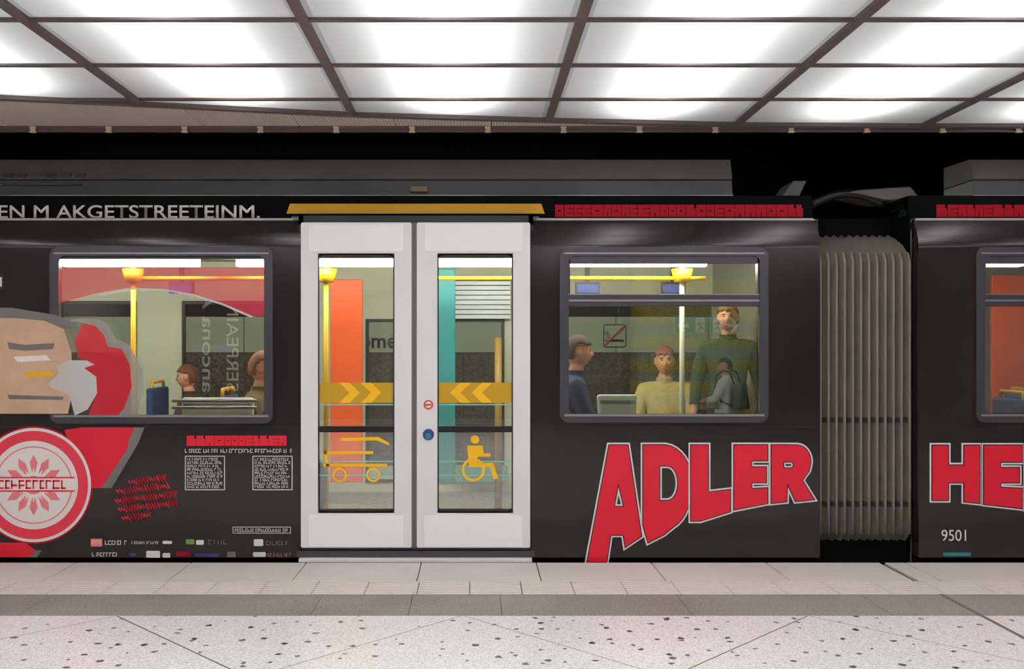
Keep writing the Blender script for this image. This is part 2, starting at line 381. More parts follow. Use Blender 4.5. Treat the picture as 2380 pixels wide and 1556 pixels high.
# ------------------------------------------------------------------ luminous ceiling
edge_pts = [(-6.0, 4.6), (-3.5, 5.22), (-2.73, 5.33), (-1.99, 5.47), (-.755, 5.72), (.46, 5.86), (1.69, 5.976), (2.91, 6.01), (7.2, 6.012)]
def edge(x):
    for (a, ya), (b, yb) in zip(edge_pts[:-1], edge_pts[1:]):
        if x <= b: return ya+(yb-ya)*(x-a)/(b-a)
    return edge_pts[-1][1]
cols = [-.755+1.218*k for k in range(-4, 6)]
rows = [4.08-.655*k for k in range(11, 0, -1)]+[4.08, 4.74, 5.39, 6.05]
ordc = ['first', 'second', 'third', 'fourth', 'fifth', 'sixth', 'seventh', 'eighth', 'ninth', 'tenth']
colvis = {3: 0}
for ci in range(len(cols)-1):
    for ri in range(len(rows)-1):
        a, b = cols[ci], cols[ci+1]; y0, y1 = rows[ri], rows[ri+1]
        bx = sorted([a, b]+[p[0] for p in edge_pts if a < p[0] < b]+[a+(b-a)*t/6 for t in range(1, 6)])
        top = [(x, min(y1, edge(x))) for x in bx]; top = [(x, y) for x, y in top if y > y0+.01]
        if len(top) < 2: continue
        poly = [(top[0][0], y0), (top[-1][0], y0)]+top[::-1]
        ok = any(0 < VX+F*x/y < 2380 and VY-F*(CZ-CH)/y > 0 for x, y in poly if y > 3.5)
        o = MB().zprism([(x, y) for x, y in poly], CZ+.006, CZ+.012).build('light_panel' if ok else 'ceiling', 'diffuser')
        o.data.materials.append(M['clear'])
        for p_ in o.data.polygons:
            if p_.normal.z > -.5: p_.material_index = 1
        if not ok: struct(o); continue
        rowname = {13: 'in the row nearest the tram', 12: 'in the second row from the tram', 11: 'in the third row from the tram', 10: 'in the fourth row from the tram'}[ri]
        tag(o, 'backlit ceiling panel %s, %s column' % (rowname, {2: 'leftmost', 3: 'second', 4: 'third', 5: 'fourth', 6: 'fifth', 7: 'sixth and rightmost'}[ci]), 'light panel', 'backlit ceiling panels over the platform')
BW = .023
nb = 1
for x in cols:
    ye = edge(x); nb += 1
    struct(MB().box(x-BW, x+BW, rows[0], ye, CZ-.014, CZ+.014).build('trim_%d' % (nb+4), 'beam'))
for y in rows[:-1]:
    x1 = XR; xs0 = XL
    while edge(xs0) < y and xs0 < XR: xs0 += .02
    nb += 1
    struct(MB().box(xs0, x1, y-.017, y+.017, CZ-.005, CZ+.013).build('trim_%d' % (nb+4), 'beam'))
eb = MB()
for (a, ya), (b, yb) in zip(edge_pts[:-1], edge_pts[1:]):
    eb.zprism([(a, ya-.024), (b, yb-.024), (b, yb+.026), (a, ya+.026)], CZ-.018, CZ+.014)
struct(eb.build('trim_40', 'beam'))
sof = MB(); sx = X(250, 6.02); ss = .622
k = -8
while sx+ss*k < XR:
    a, b = sx+ss*k+.003, sx+ss*(k+1)-.003
    a = max(a, XL); bx = sorted([a, b]+[p[0] for p in edge_pts if a < p[0] < b])
    if b > a: sof.zprism([(x, edge(x)+.02) for x in bx]+[(b, 6.06), (a, 6.06)], CZ+.0, CZ+.012)
    k += 1
struct(sof.build('ceiling', 'ribbed'))
rl = MB().box(XL, XR, 6.03, 6.055, CZ-.008, CZ+.004).box(XL, XR, 6.045, 6.07, CZ-.03, CZ-.008).box(XL, XR, 6.038, 6.065, CZ-.036, CZ-.031)
rail = rl.build('edge_rail', 'rail'); tag(rail, 'bronze metal rail edging the ceiling above the tram with small hanging clips', 'rail')
k = 0
for k in range(-4, 18):
    x = X(76, 6.03)+.4925*k
    MB().box(x-.018, x+.018, 6.024, 6.04, CZ-.018, CZ-.004).box(x-.014, x+.016, 6.026, 6.036, CZ-.036, CZ-.018).box(x-.018, x+.02, 6.018, 6.04, CZ-.044, CZ-.036).build('rail_clip', 'clip', rail)
# plenum above the panels: unseen box, top kept dark to cut bounced light
struct(MB().box(XL, XR, -6, 6.1, CZ+.42, CZ+.5).build('ceiling', 'concrete_dark'))
struct(MB().box(XL, XR, 6.075, 6.1, CZ-.03, CZ+.5).build('wall_plenum', 'matte_black'))
for i in range(len(cols)-1):
    xc = (cols[i]+cols[i+1])/2
    y1 = min(edge(xc)-.2, 5.75); y0 = -3.2
    ld = bpy.data.lights.new('ceiling_tube', 'AREA'); ld.shape = 'RECTANGLE'; ld.size = .10; ld.size_y = y1-y0; ld.energy = LAMP_W*(y1-y0)
    ld.color = (.99, .985, .985)
    lo = bpy.data.objects.new('ceiling_tube', ld); C.objects.link(lo); lo.location = (xc, (y0+y1)/2, CZ+.205)
    lo['label'] = 'long tube lamp above the opal panels, column %d' % (i+1); lo['category'] = 'lamp'; lo['group'] = 'tubes above the opal panels'
# hall behind the photographer, tunnel around the tracks
struct(MB().box(XL, XR, -6.1, -6.0, 0, CZ+.5).build('wall_back', 'wall_back'))
struct(MB().box(XL-.1, XL, -6.1, 12, -1, 4).build('wall_left', 'wall_back'))
struct(MB().box(XR, XR+.1, -6.1, 12, -1, 4).build('wall_right', 'wall_back'))
struct(MB().box(XL, XR, 6.1, 12, 3.9, 4.0).build('ceiling', 'matte_black'))
struct(MB().box(XL, XR, 6.0, 9.3, -1.0, -.95).build('floor', 'concrete_dark'))

# ------------------------------------------------------------------ far platform and wall
FW = 11.0
def fz(py): return Z(py, FW)
def fx(px): return X(px, FW)
struct(MB().box(XL, XR, 9.2, FW, -.95, 0).build('floor', 'edge_stone'))
struct(MB().box(XL, XR, FW, FW+.1, fz(735), 3.9).build('wall_far', 'matte_black'))
fb = MB()
for k in range(-12, 14):
    a = fx(1431)+1.1*k; b = a+1.1
    a = max(a, XL); b = min(b, XR)
    if b > a: fb.box(a+.004, b-.004, FW-.02, FW+.1, fz(820), fz(737))
struct(fb.build('wall_far', 'band', bevel=.004))
gr = MB()
for k in range(-12, 14):
    a = fx(1508)+1.1*k; b = min(a+1.1, XR); a = max(a, XL)
    if b > a: gr.box(a+.003, b-.003, FW-.01, FW+.1, 0, fz(821))
struct(gr.build('wall_far', 'granite'))
# no smoking sign
s = empty('no_smoking_sign', (fx(1428), FW-.02, fz(781)), 'square no smoking sign with red diagonal bar on the pale wall band', 'sign')
def rrect(cx, cz, w_, h_, r, n=6):
    pts = []
    for sx_, sz_, a0 in ((1, 1, 0), (-1, 1, PI/2), (-1, -1, PI), (1, -1, 3*PI/2)):
        for i in range(n+1):
            t = a0+PI/2*i/n; pts.append((cx+sx_*(w_/2-r)+r*math.cos(t), cz+sz_*(h_/2-r)+r*math.sin(t)))
    return pts
cx, cz = fx(1428), fz(781); S = .27
MB().prism(rrect(cx, cz, S, S, .03), FW-.026, FW-.021).build('sign_plate', 'band', s)
curve_mesh('border', [rrect(cx, cz, S, S, .03), rrect(cx, cz, S-.018, S-.018, .024)], FW-.028, 'ink', s)
cg = MB().box(cx-.115+.05, cx+.105, FW-.03, FW-.027, cz-.07, cz-.043)
for i in range(3): cg.box(cx-.115+.014*i, cx-.108+.014*i, FW-.03, FW-.027, cz-.07, cz-.043)
cg.build('cigarette', 'ink', s)
for i in range(2):
    MB().tube([(cx-.105+.028*i+.018*math.sin(t*1.1), FW-.029, cz-.03+t*.018) for t in range(6)], .004, 6).build('smoke', 'ink', s)
d = .125
MB().prism([(cx-d-.008, cz-d+.008), (cx-d+.008, cz-d-.008), (cx+d+.008, cz+d-.008), (cx+d-.008, cz+d+.008)], FW-.034, FW-.031).build('red_bar', 'smoke_red', s)
# wall lettering
o = text_mesh('wall_lettering', 'omen', fx(836), FW-.024, fz(810), .125, 'ink', None, off=.02)
tag(o, 'dark lower case lettering on the pale wall band behind the left door window', 'lettering')
# fill lamps added over the far platform to brighten its wall
for i, x in enumerate((-3.8, -1.2, 1.4)):
    t = empty('fill_lamp', (x, 9.75, 2.95), 'added fill lamp, a long tube hidden behind the tram roof', 'lamp', 'added fill lamps over the far platform')
    MB().box(x-1.1, x+1.1, 9.65, 9.85, 2.97, 3.03).build('housing', 'slate', t)
    MB().box(x-1.08, x+1.08, 9.68, 9.82, 2.94, 2.97).build('tube', 'fill_far', t)
    for dx in (-.5, .5): MB().box(x+dx-.015, x+dx+.015, 9.85, FW, 2.98, 3.02).build('bracket_arm', 'slate', t)

# ------------------------------------------------------------------ the tram
tram = empty('tram', (TX(963), 7.4, -.95), 'dark brown articulated tram with white double doors and red lettering standing at the platform', 'tram')
TW = 2.62; FY = TY+TW
Z_TOP = Z(509, TY+.07)
def yoff(z):
    if z < 2.06: return 0
    t = (z-2.06)/(Z_TOP-2.06); return .075*t**1.6
def body_side(pa, pb, openings, name='body_side'):
    xa, xb = TX(pa), TX(pb)
    op = [(TX(a), TX(b), TZ(d_), TZ(c)) for a, b, c, d_ in openings]   # px a..b, py c..d
    xs_ = sorted(set([xa, xb]+[v for o_ in op for v in o_[:2] if xa < v < xb]))
    zt = [2.05, 2.06]+[2.06+(Z_TOP-2.06)*i/14 for i in range(1, 15)]
    zs_ = sorted(set([TZ(1297)]+[v for o_ in op for v in o_[2:] if v > TZ(1297)]+zt))
    v = []; f = []; idx = {}
    def vid(i, j):
        if (i, j) not in idx: idx[(i, j)] = len(v); v.append((xs_[i], TY+yoff(zs_[j]), zs_[j]))
        return idx[(i, j)]
    for i in range(len(xs_)-1):
        for j in range(len(zs_)-1):
            mx_, mz_ = (xs_[i]+xs_[i+1])/2, (zs_[j]+zs_[j+1])/2
            if any(o_[0] < mx_ < o_[1] and o_[2] < mz_ < o_[3] for o_ in op): continue
            f.append((vid(i, j), vid(i+1, j), vid(i+1, j+1), vid(i, j+1)))
    me = bpy.data.meshes.new(name); me.from_pydata(v, [], f); me.materials.append(M['body']); me.shade_smooth()
    o_ = bpy.data.objects.new(name, me); C.objects.link(o_)
    sd = o_.modifiers.new('thick', 'SOLIDIFY'); sd.thickness = .06; sd.offset = -1
    dg = bpy.context.evaluated_depsgraph_get(); m2 = bpy.data.meshes.new_from_object(o_.evaluated_get(dg))
    m2.shade_smooth(); m2.set_sharp_from_angle(angle=math.radians(25)); m2.name = name
    o_.modifiers.clear(); o_.data = m2; setpar(o_, tram)
    return o_
DOOR = (698, 1234, 518, 1281)
b1 = body_side(-420, 1906, [(134, 618, 592, 972), DOOR, (1318, 1768, 592, 972), (-400, -60, 592, 972)])
b2 = body_side(2135, 3100, [(2284, 2720, 592, 972)])
for a, b, n in ((-420, 696, 0), (1236, 1906, 0), (2135, 3100, 0)):
    for py in (570, 992): MB().box(TX(a), TX(b), TY-.001, TY+.001, TZ(py+1.5), TZ(py)).build('panel_seam', 'black', tram)
    MB().box(TX(a), TX(b), TY+yoff(Z_TOP)-.006, TY+yoff(Z_TOP)+.02, TZ(510), TZ(507)).build('drip_rail', 'silver', tram)
for a, b in ((-420, 1906), (2135, 3100)):
    MB().box(TX(a), TX(b), 6.17, 6.20, -.2, TZ(1296)).build('skirt', 'matte_black', tram)
    # cantrail and roof
    MB().box(TX(a), TX(b), 6.235, 6.30, Z_TOP+.006, 2.42).build('cantrail', 'matte_black', tram)
    MB().box(TX(a), TX(b), 6.25, FY, 2.34, 2.42).build('roof', 'matte_black', tram)
# roof shrouds
SY = 6.36
def SX(px): return X(px, SY)
def SZ(py): return Z(py, SY)
for a, b in ((-420, 1702), (2262, 3100)):
    sh = MB().xprism([(SY, SZ(417)), (SY+.05, SZ(368)), (SY+.4, SZ(368)+.01), (SY+.4, SZ(417))], SX(a), SX(b)).build('roof_shroud', 'shroud', tram)
    MB().xprism([(SY-.01, SZ(455)), (SY+.015, SZ(419)), (SY+.4, SZ(419)), (SY+.4, SZ(455))], SX(a), SX(b)).build('shroud_skirt', 'shroud2', sh)
    MB().box(SX(a), SX(b), SY-.02, SY-.005, SZ(457.5), SZ(455)).build('shroud_lip_highlight', 'silver', sh)  # silver strip put in for the thin highlight along this edge
lou = MB()
for i in range(7): lou.box(SX(-30+34*i), SX(-6+34*i), SY+.0, SY+.02, SZ(413), SZ(403))
lou.box(SX(-60), SX(190), SY-.012, SY+.01, SZ(431), SZ(428)).build('louvre', 'black', tram)
MB().box(SX(955), SX(995), SY-.03, SY, SZ(448), SZ(434)).build('marker_lamp', mat('amber_lens', srgb(120, 105, 70), .4), tram, bevel=.004)
# articulation gear on the roof
MB().prism([(SX(1822), SZ(456)), (SX(1850), SZ(418)), (SX(1880), SZ(418)), (SX(1862), SZ(456))], SY+.05, SY+.3).build('roof_bracket', 'shroud2', tram)
MB().prism([(SX(1975), SZ(446)), (SX(2000), SZ(440)), (SX(2120), SZ(432)), (SX(2145), SZ(462)), (SX(2060), SZ(464)), (SX(2000), SZ(450))], SY+.02, SY+.35).build('articulation_cover', 'shroud', tram, bevel=.01)
MB().box(SX(1740), SX(2240), SY+.4, SY+1.2, SZ(470), SZ(456)).build('articulation_bridge', 'matte_black', tram)
MB().tube([(SX(1900+i*12), SY+.1, SZ(470-26*math.sin(PI*i/14))) for i in range(15)], .03, 10).build('roof_cable', 'rubber', tram, smooth=True)
MB().prism([(SX(2090), SZ(505)), (SX(2100), SZ(465)), (SX(2140), SZ(465)), (SX(2140), SZ(505))], SY-.08, SY+.02).build('corner_plate', mat('dark_teal', srgb(24, 50, 52), .5), tram)
# bellows
def bellows():
    xa, xb = TX(1906), TX(2135); n = 12; prof = []
    for i in range(n*2+1):
        x = xa+(xb-xa)*i/(2*n); prof.append((x, 6.17 if i % 2 else 6.235))
    zb, zt = TZ(1268), TZ(528); v = []; f = []
    zs_ = [zb, zb+.06]+[zb+.06+(zt-.22-zb-.06)*i/8 for i in range(1, 9)]+[zt-.16, zt-.1, zt-.05, zt]
    pull = {zs_[0]: .06, zt: .34, zt-.05: .2, zt-.1: .1, zt-.16: .03}
    for z in zs_:
        for x, y in prof: v.append((x, y+pull.get(z, 0), z))
    m_ = len(prof)
    for j in range(len(zs_)-1):
        for i in range(m_-1): f.append((j*m_+i, j*m_+i+1, (j+1)*m_+i+1, (j+1)*m_+i))
    me = bpy.data.meshes.new('bellows'); me.from_pydata(v, [], f); me.materials.append(M['bellows'])
    o_ = bpy.data.objects.new('bellows', me); C.objects.link(o_); setpar(o_, tram)
    sd = o_.modifiers.new('t', 'SOLIDIFY'); sd.thickness = .01; sd.offset = -1
    for i in range(1, 2*n, 2):
        x = prof[i][0]; MB().tube([(x, 6.168+pull.get(z, 0), z) for z in zs_[1:-3]], .009, 8).build('added_fold_rib', 'added_bellows_rib', o_, smooth=True)  # ribs added to bring out the light and dark fold stripes
    for py in (980, 1178):
        v = []; f = []
        for (x, y) in prof: v += [(x, y-.004, TZ(py)-.018), (x, y-.004, TZ(py)+.018)]
        for i in range(m_-1): f.append((2*i, 2*i+2, 2*i+3, 2*i+1))
        sm_ = MB().add(v, f).build('fold_strap', mat('strap_grey', srgb(70, 64, 60), .8), o_)
        sd = sm_.modifiers.new('t', 'SOLIDIFY'); sd.thickness = .004
    MB().box(xa, xb, 6.5, 6.6, -.3, 2.3).build('inner_lining', 'matte_black', o_)
bellows()
for px in (1906, 2135):
    s_ = 1 if px > 2000 else -1
    MB().box(TX(px)-.004, TX(px)+.004, TY+.05, 6.19, TZ(1297), 2.25).build('car_end', 'body', tram)
    MB().box(TX(px)+(.001 if s_ > 0 else -.012), TX(px)+(.012 if s_ > 0 else -.001), 6.24, FY, TZ(1297), 2.33).build('car_end', 'matte_black', tram)
MB().box(TX(1890), TX(2150), 6.25, 8.5, -.5, TZ(1270)).build('turntable', 'matte_black', tram)

# cantrail colour strips
CY = 6.231
def CX(px): return X(px, CY)
def CZz(py): return Z(py, CY)
MB().prism([(CX(666), CZz(497)), (CX(674), CZz(474)), (CX(1258), CZz(474)), (CX(1266), CZz(497))], CY-.004, CY+.004).build('door_warning_strip', mat('strip_yellow', srgb(200, 146, 0), .55), tram, label='yellow strip above the doors')
MB().box(CX(680), CX(1252), 6.19, 6.235, CZz(512), CZz(505)).build('door_drip_rail', 'slate', tram)
MB().box(CX(686), CX(1246), 6.14, 6.19, CZz(517.5), CZz(514)).build('door_seal', mat('seal_teal', srgb(16, 84, 88), .5), tram)
text_mesh('cantrail_lettering', 'EN M AKGETSTREETEINM.', CX(-4), CY-.001, CZz(508), CZz(477)-CZz(508), 'white', tram, width=CX(604)-CX(-4), off=.012)
def pseudo(mb, x0_, x1_, z0, z1, y, wl=.7, gap=.12, words=True):
    # unreadable small print: broken word shapes of stems and bars
    h_ = z1-z0; x = x0_
    while x < x1_-h_*.5:
        wd = min(h_*random.uniform(.35, .8), x1_-x); lo = random.choice((0, 0, .3)); st = h_*.16
        mb.box(x, x+st, y-.0008, y+.0008, z0, z1)
        if random.random() < .8: mb.box(x, x+wd, y-.0008, y+.0008, z0+lo*h_, z0+(lo+.2)*h_)
        if random.random() < .6: mb.box(x, x+wd, y-.0008, y+.0008, z1-.2*h_, z1)
        x += wd+h_*.16
        if words and random.random() < .2: x += h_*.4
    return mb
def heavy(x0_, x1_, z0, z1, y, name, label, m='red'):
    # heavy close-set lettering whose letters touch: a strip broken by narrow notches and counters
    h_ = z1-z0; mb = MB(); x = x0_
    while x < x1_-h_*.3:
        wd = min(h_*random.uniform(.6, .95), x1_-x); k = random.choice('ebln')
        t_ = wd*.34
        if k == 'e': mb.box(x, x+t_, y-.0008, y+.0008, z0, z1).box(x+t_, x+wd, y-.0008, y+.0008, z0, z0+.31*h_).box(x+t_, x+wd, y-.0008, y+.0008, z0+.35*h_, z0+.65*h_).box(x+t_, x+wd, y-.0008, y+.0008, z0+.69*h_, z1)
        elif k == 'b': mb.box(x, x+t_, y-.0008, y+.0008, z0, z1).box(x+wd-t_, x+wd, y-.0008, y+.0008, z0, z1).box(x+t_, x+wd-t_, y-.0008, y+.0008, z0, z0+.46*h_).box(x+t_, x+wd-t_, y-.0008, y+.0008, z0+.54*h_, z1)
        elif k == 'l': mb.box(x, x+wd, y-.0008, y+.0008, z0, z0+.7*h_).box(x, x+wd*.8, y-.0008, y+.0008, z0+.7*h_, z1)
        else: mb.box(x, x+wd, y-.0008, y+.0008, z0+.35*h_, z1).box(x, x+wd*.46, y-.0008, y+.0008, z0, z0+.35*h_).box(x+wd*.54, x+wd, y-.0008, y+.0008, z0, z0+.35*h_)
        x += wd+h_*.035
    return mb.build(name, m, tram, label=label)
for a, b in ((1290, 1866), (2176, 2740)):
    heavy(CX(a), CX(b), CZz(505), CZz(476), CY-.002, 'cantrail_lettering', 'red bold lettering', 'dark_or_shaded_red')  # red darkened here: shade painted into the letters

# windows ------------------------------------------------------
def window(pa, pb, pt, pbm, transom):
    x0_, x1_, z0, z1 = TX(pa), TX(pb), TZ(pbm), TZ(pt)
    k = 17/353.8
    outer = rrect((x0_+x1_)/2, (z0+z1)/2, x1_-x0_+2*k, z1-z0+2*k, .06); inner = rrect((x0_+x1_)/2, (z0+z1)/2, x1_-x0_-.02, z1-z0-.02, .04)
    fr = curve_mesh('window_frame', [outer, inner], TY-.006, 'slate', tram, ext=.006)
    MB().box(x0_-.02, x1_+.02, TY-.018, TY-.01, TZ(pbm+2), TZ(pbm-3)).build('trim_strip', 'silver', fr); MB().box(x0_-.02, x1_+.02, TY-.016, TY-.01, TZ(pt-1), TZ(pt-4)).build('trim_strip', 'silver', fr)
    MB().box(x0_+.005, x1_-.005, TY+.02, TY+.024, z0+.005, z1-.005).build('pane', 'glass', fr)
    if transom:
        MB().box(x0_, x1_, TY-.004, TY+.05, TZ(712), TZ(684)).build('transom_bar', 'slate', fr, bevel=.004)
        MB().box(x0_, x1_, TY-.008, TY-.003, TZ(701), TZ(697)).build('transom_strip', 'silver', fr); MB().box(x0_, x1_, TY-.008, TY-.003, TZ(686), TZ(684)).build('transom_strip', 'silver', fr)
        MB().box(x0_, x0_+.02, TY-.002, TY+.05, TZ(684), z1).box(x1_-.02, x1_, TY-.002, TY+.05, TZ(684), z1).box(x0_, x1_, TY-.002, TY+.05, TZ(612), z1).build('vent_frame', 'slate', fr)
        MB().box(x0_, x1_, TY+.03, TY+.06, TZ(712), TZ(700)).build('seal', 'black', fr)
    else:
        MB().box(x0_, x1_, TY+.0, TY+.05, TZ(601), z1).build('inner_seal', 'rubber', fr)
    return fr
window(134, 618, 592, 968, False); window(1318, 1768, 592, 966, True); window(2284, 2720, 592, 966, True); window(-400, -60, 592, 968, False)

# doors --------------------------------------------------------
def leaf(pa, pb, wa, wb, side):
    x0_, x1_ = TX(pa), TX(pb); z0, z1 = TZ(1273), TZ(518)
    hole = rrect(TX((wa+wb)/2), (TZ(1192)+TZ(590))/2, TX(wb)-TX(wa), TZ(590)-TZ(1192), .035)
    lf = curve_mesh('door_leaf', [rrect((x0_+x1_)/2, (z0+z1)/2, x1_-x0_, z1-z0, .012), hole], TY-.012+.02, 'white_paint', tram, ext=.02)
    x2, x3 = TX(wa), TX(wb)
    MB().box(x2-.004, x3+.004, TY+.0, TY+.004, TZ(1193), TZ(589)).build('door_window', 'glass', lf)
    curve_mesh('window_seal', [hole, rrect(TX((wa+wb)/2), (TZ(1192)+TZ(590))/2, TX(wb)-TX(wa)-.016, TZ(590)-TZ(1192)-.016, .03)], TY-.012, 'rubber', lf, ext=.002)
    MB().box(x2, x3, TY-.016, TY+.02, TZ(1005), TZ(991)).build('crossbar', 'black', lf)
    MB().box(x2, x3, TY-.014, TY+.02, TZ(1192), TZ(1184)).build('bottom_rail', 'rubber', lf)
    MB().box(x2, x3, TY-.014, TY+.02, TZ(600), TZ(590)).build('top_rail', 'black', lf)
    MB().box(x0_+.05, x1_-.05, TY-.016, TY-.012, TZ(1271), TZ(1197)).build('lower_panel', 'white_panel', lf, bevel=.003)
    MB().box(x0_+.05, x1_-.05, TY-.016, TY-.012, TZ(586), TZ(522)).build('upper_panel', 'white_panel', lf, bevel=.003)
    # stickers on the glass
    ys = TY-.004
    MB().box(x2, x3, ys, ys+.001, TZ(937), TZ(890)).build('arrow_band', mat('band_yellow', srgb(190, 145, 10), .5), lf)
    c = 1 if side == 'L' else -1; ax = (wa+wb)/2
    def ch(o_): return [(TX(ax+c*(o_-20)), TZ(890)), (TX(ax+c*(o_+4)), TZ(890)), (TX(ax+c*(o_+28)), TZ(913)), (TX(ax+c*(o_+4)), TZ(937)), (TX(ax+c*(o_-20)), TZ(937)), (TX(ax+c*(o_+4)), TZ(913))]
    MB().prism(ch(-20), ys-.002, ys).prism(ch(30), ys-.002, ys).build('chevron', 'film_yellow', lf)
    for py in (941, 1073, 1105):
        MB().box(x2, x3, ys-.001, ys+.001, TZ(py+1.5), TZ(py-1.5)).build('sticker_line', mat('line_teal', srgb(130, 190, 180), .5), lf)
    return lf
L1 = leaf(700, 957, 740, 917, 'L'); L2 = leaf(969, 1232, 1017, 1192, 'R')
MB().box(TX(957), TX(969), TY-.006, TY+.03, TZ(1273), TZ(518)).build('meeting_seal', mat('grey_rubber', srgb(96, 92, 92), .6), tram)
yS = TY-.006
# pictogram stickers: wheelchair left, pushchair right
def ring(mb, px, py, r, t): mb.disc(TX(px), TZ(py), r, yS-.001, yS+.001, 36, r-t)
g = MB(); 
g.prism([(TX(792), TZ(1018)), (TX(880), TZ(1016)), (TX(905), TZ(1030)), (TX(905), TZ(1036)), (TX(876), TZ(1024)), (TX(792), TZ(1026))], yS-.001, yS+.001)
g.box(TX(752), TX(868), yS-.001, yS+.001, TZ(1056), TZ(1049)).box(TX(752), TX(900), yS-.001, yS+.001, TZ(1085), TZ(1078))
g.prism([(TX(752), TZ(1049)), (TX(759), TZ(1049)), (TX(766), TZ(1085)), (TX(758), TZ(1085))], yS-.001, yS+.001)
ring(g, 790, 1104, 17/353.8, 5/353.8); ring(g, 868, 1104, 17/353.8, 5/353.8)
g.build('pushchair_sticker', 'film_yellow', L1)
g = MB(); g.disc(TX(1104), TZ(1022), 10/353.8, yS-.001, yS+.001, 24)
g.prism([(TX(1086), TZ(1036)), (TX(1122), TZ(1036)), (TX(1124), TZ(1054)), (TX(1140), TZ(1054)), (TX(1140), TZ(1062)), (TX(1110), TZ(1062)), (TX(1110), TZ(1076)), (TX(1146), TZ(1076)), (TX(1158), TZ(1112)), (TX(1148), TZ(1115)), (TX(1138), TZ(1086)), (TX(1090), TZ(1086))], yS-.001, yS+.001)
g.disc(TX(1100), TZ(1092), 27/353.8, yS-.003, yS-.001, 40, 21/353.8)
g.build('wheelchair_sticker', 'film_yellow', L2)
MB().disc(TX(996), TZ(941), 11/353.8, TY-.016, TY-.012, 24, 7.5/353.8).box(TX(989), TX(1003), TY-.016, TY-.012, TZ(943), TZ(939)).build('red_sticker', mat('sticker_red', srgb(200, 80, 55), .5), L2)
MB().disc(TX(996), TZ(941), 7.5/353.8, TY-.0155, TY-.012, 20).build('sticker_ground', 'pale', L2)
MB().disc(TX(996), TZ(1010), 13/353.8, TY-.022, TY-.012, 24).build('door_button', 'blue_print', L2, label='blue round door button')
MB().disc(TX(996), TZ(1014), 7/353.8, TY-.025, TY-.02, 20).build('button_lens', 'teal', L2)
for a, b in ((692, 703), (1229, 1240)): MB().box(TX(a), TX(b), TY+.03, TY+.09, TZ(1290), TZ(500)).build('door_jamb', 'rubber', tram)
MB().box(TX(692), TX(1240), TY+.03, TY+.12, TZ(522), TZ(500)).build('door_jamb', 'rubber', tram)
# sill and step
MB().box(TX(690), TX(1242), TY-.002, TY+.2, TZ(1296), TZ(1281)).build('door_sill', 'slate', tram)
MB().box(TX(696), TX(1236), TY-.035, TY+.1, TZ(1305.5), TZ(1296.5)).build('step_plate', 'white_paint', tram, bevel=.003)
MB().box(TX(698), TX(1234), TY+.02, TY+.1, TZ(1281), TZ(1273)).build('threshold', 'slate', tram)

# lettering ----------------------------------------------------
def LC(pts): return [(TX(1240+a/3.3056), TZ(980+b/3.3056)) for a, b in pts]
def arc(cx_, cy_, rx, ry, a0, a1, n=10): return [(cx_+rx*math.cos(math.radians(a0+(a1-a0)*i/n)), cy_+ry*math.sin(math.radians(a0+(a1-a0)*i/n))) for i in range(n+1)]
LET = {
 'A': ([(580, 182), (722, 182), (826, 880), (704, 962), (690, 870), (590, 870), (558, 1078), (412, 1078)], [[(650, 470), (616, 655), (694, 655)]]),
 'D': ([(842, 182), (1010, 182)]+arc(1000, 480, 215, 298, -85, 0, 8)+arc(1000, 480, 215, 350, 5, 70, 7)+[(1000, 868), (880, 930), (842, 800)], [[(966, 340), (1030, 340)]+arc(1030, 475, 80, 135, -70, 70, 8)+[(1030, 610), (966, 610)]]),
 'L': ([(1208, 182), (1338, 182), (1338, 545), (1508, 525), (1508, 690), (1280, 762), (1208, 762)], []),
 'E': ([(1540, 182), (1795, 182), (1795, 300), (1672, 300), (1672, 352), (1785, 352), (1785, 468), (1672, 468), (1672, 520), (1795, 512), (1795, 628), (1540, 678)], []),
 'R': ([(1825, 182), (2020, 182)]+arc(2020, 310, 105, 128, -85, 0, 6)+arc(2020, 330, 100, 110, 10, 50, 4)+[(2060, 452), (2150, 598), (2010, 612), (1945, 470), (1940, 614), (1825, 626)], [[(1915, 308), (1975, 308)]+arc(1975, 334, 22, 26, -80, 80, 5)+[(1975, 360), (1915, 360)]]),
}
def letter(name, outer, holes, tr=LC, dy=0):
    lp = [tr(outer)]+[tr(h) for h in holes]
    o_ = curve_mesh('letter', lp, TY-.0062-dy, 'red', tram, off=0, label='red letter %s with white outline' % name)
    curve_mesh('letter_outline', lp[:1]+lp[1:], TY-.0022-dy, 'white', o_, off=.0165)
    curve_mesh('letter_keyline', lp, TY-.0042-dy, 'body', o_, off=.006)
    return o_
for n_, (k_, (ou, ho)) in enumerate(LET.items()): letter(k_, ou, ho, dy=.005*(n_ % 2 == 0))
def LH(pts): return [(TX(a), TZ(b)) for a, b in pts]
letter('H', [(2166, 1036), (2203, 1036), (2203, 1082), (2240, 1082), (2240, 1036), (2276, 1036), (2276, 1170), (2240, 1166), (2240, 1122), (2203, 1122), (2203, 1163), (2166, 1163)], [], LH)
letter('E', [(2286, 1036), (2374, 1036), (2374, 1074), (2324, 1074), (2324, 1088), (2368, 1088), (2368, 1122), (2324, 1122), (2324, 1134), (2374, 1136), (2374, 1182), (2286, 1172)], [], LH)
letter('R', [(2384, 1036), (2450, 1036), (2470, 1060), (2470, 1100), (2450, 1120), (2476, 1196), (2440, 1194), (2420, 1130), (2418, 1192), (2384, 1186)], [], LH)
# car number and teal label
text_mesh('car_number', '9501', TX(2188), TY-.002, TZ(1258), TZ(1232)-TZ(1258), 'white', tram, width=TX(2245)-TX(2188), off=.0)
MB().box(TX(2192), TX(2256), TY-.002, TY, TZ(1293), TZ(1285)).build('teal_label', 'teal', tram)
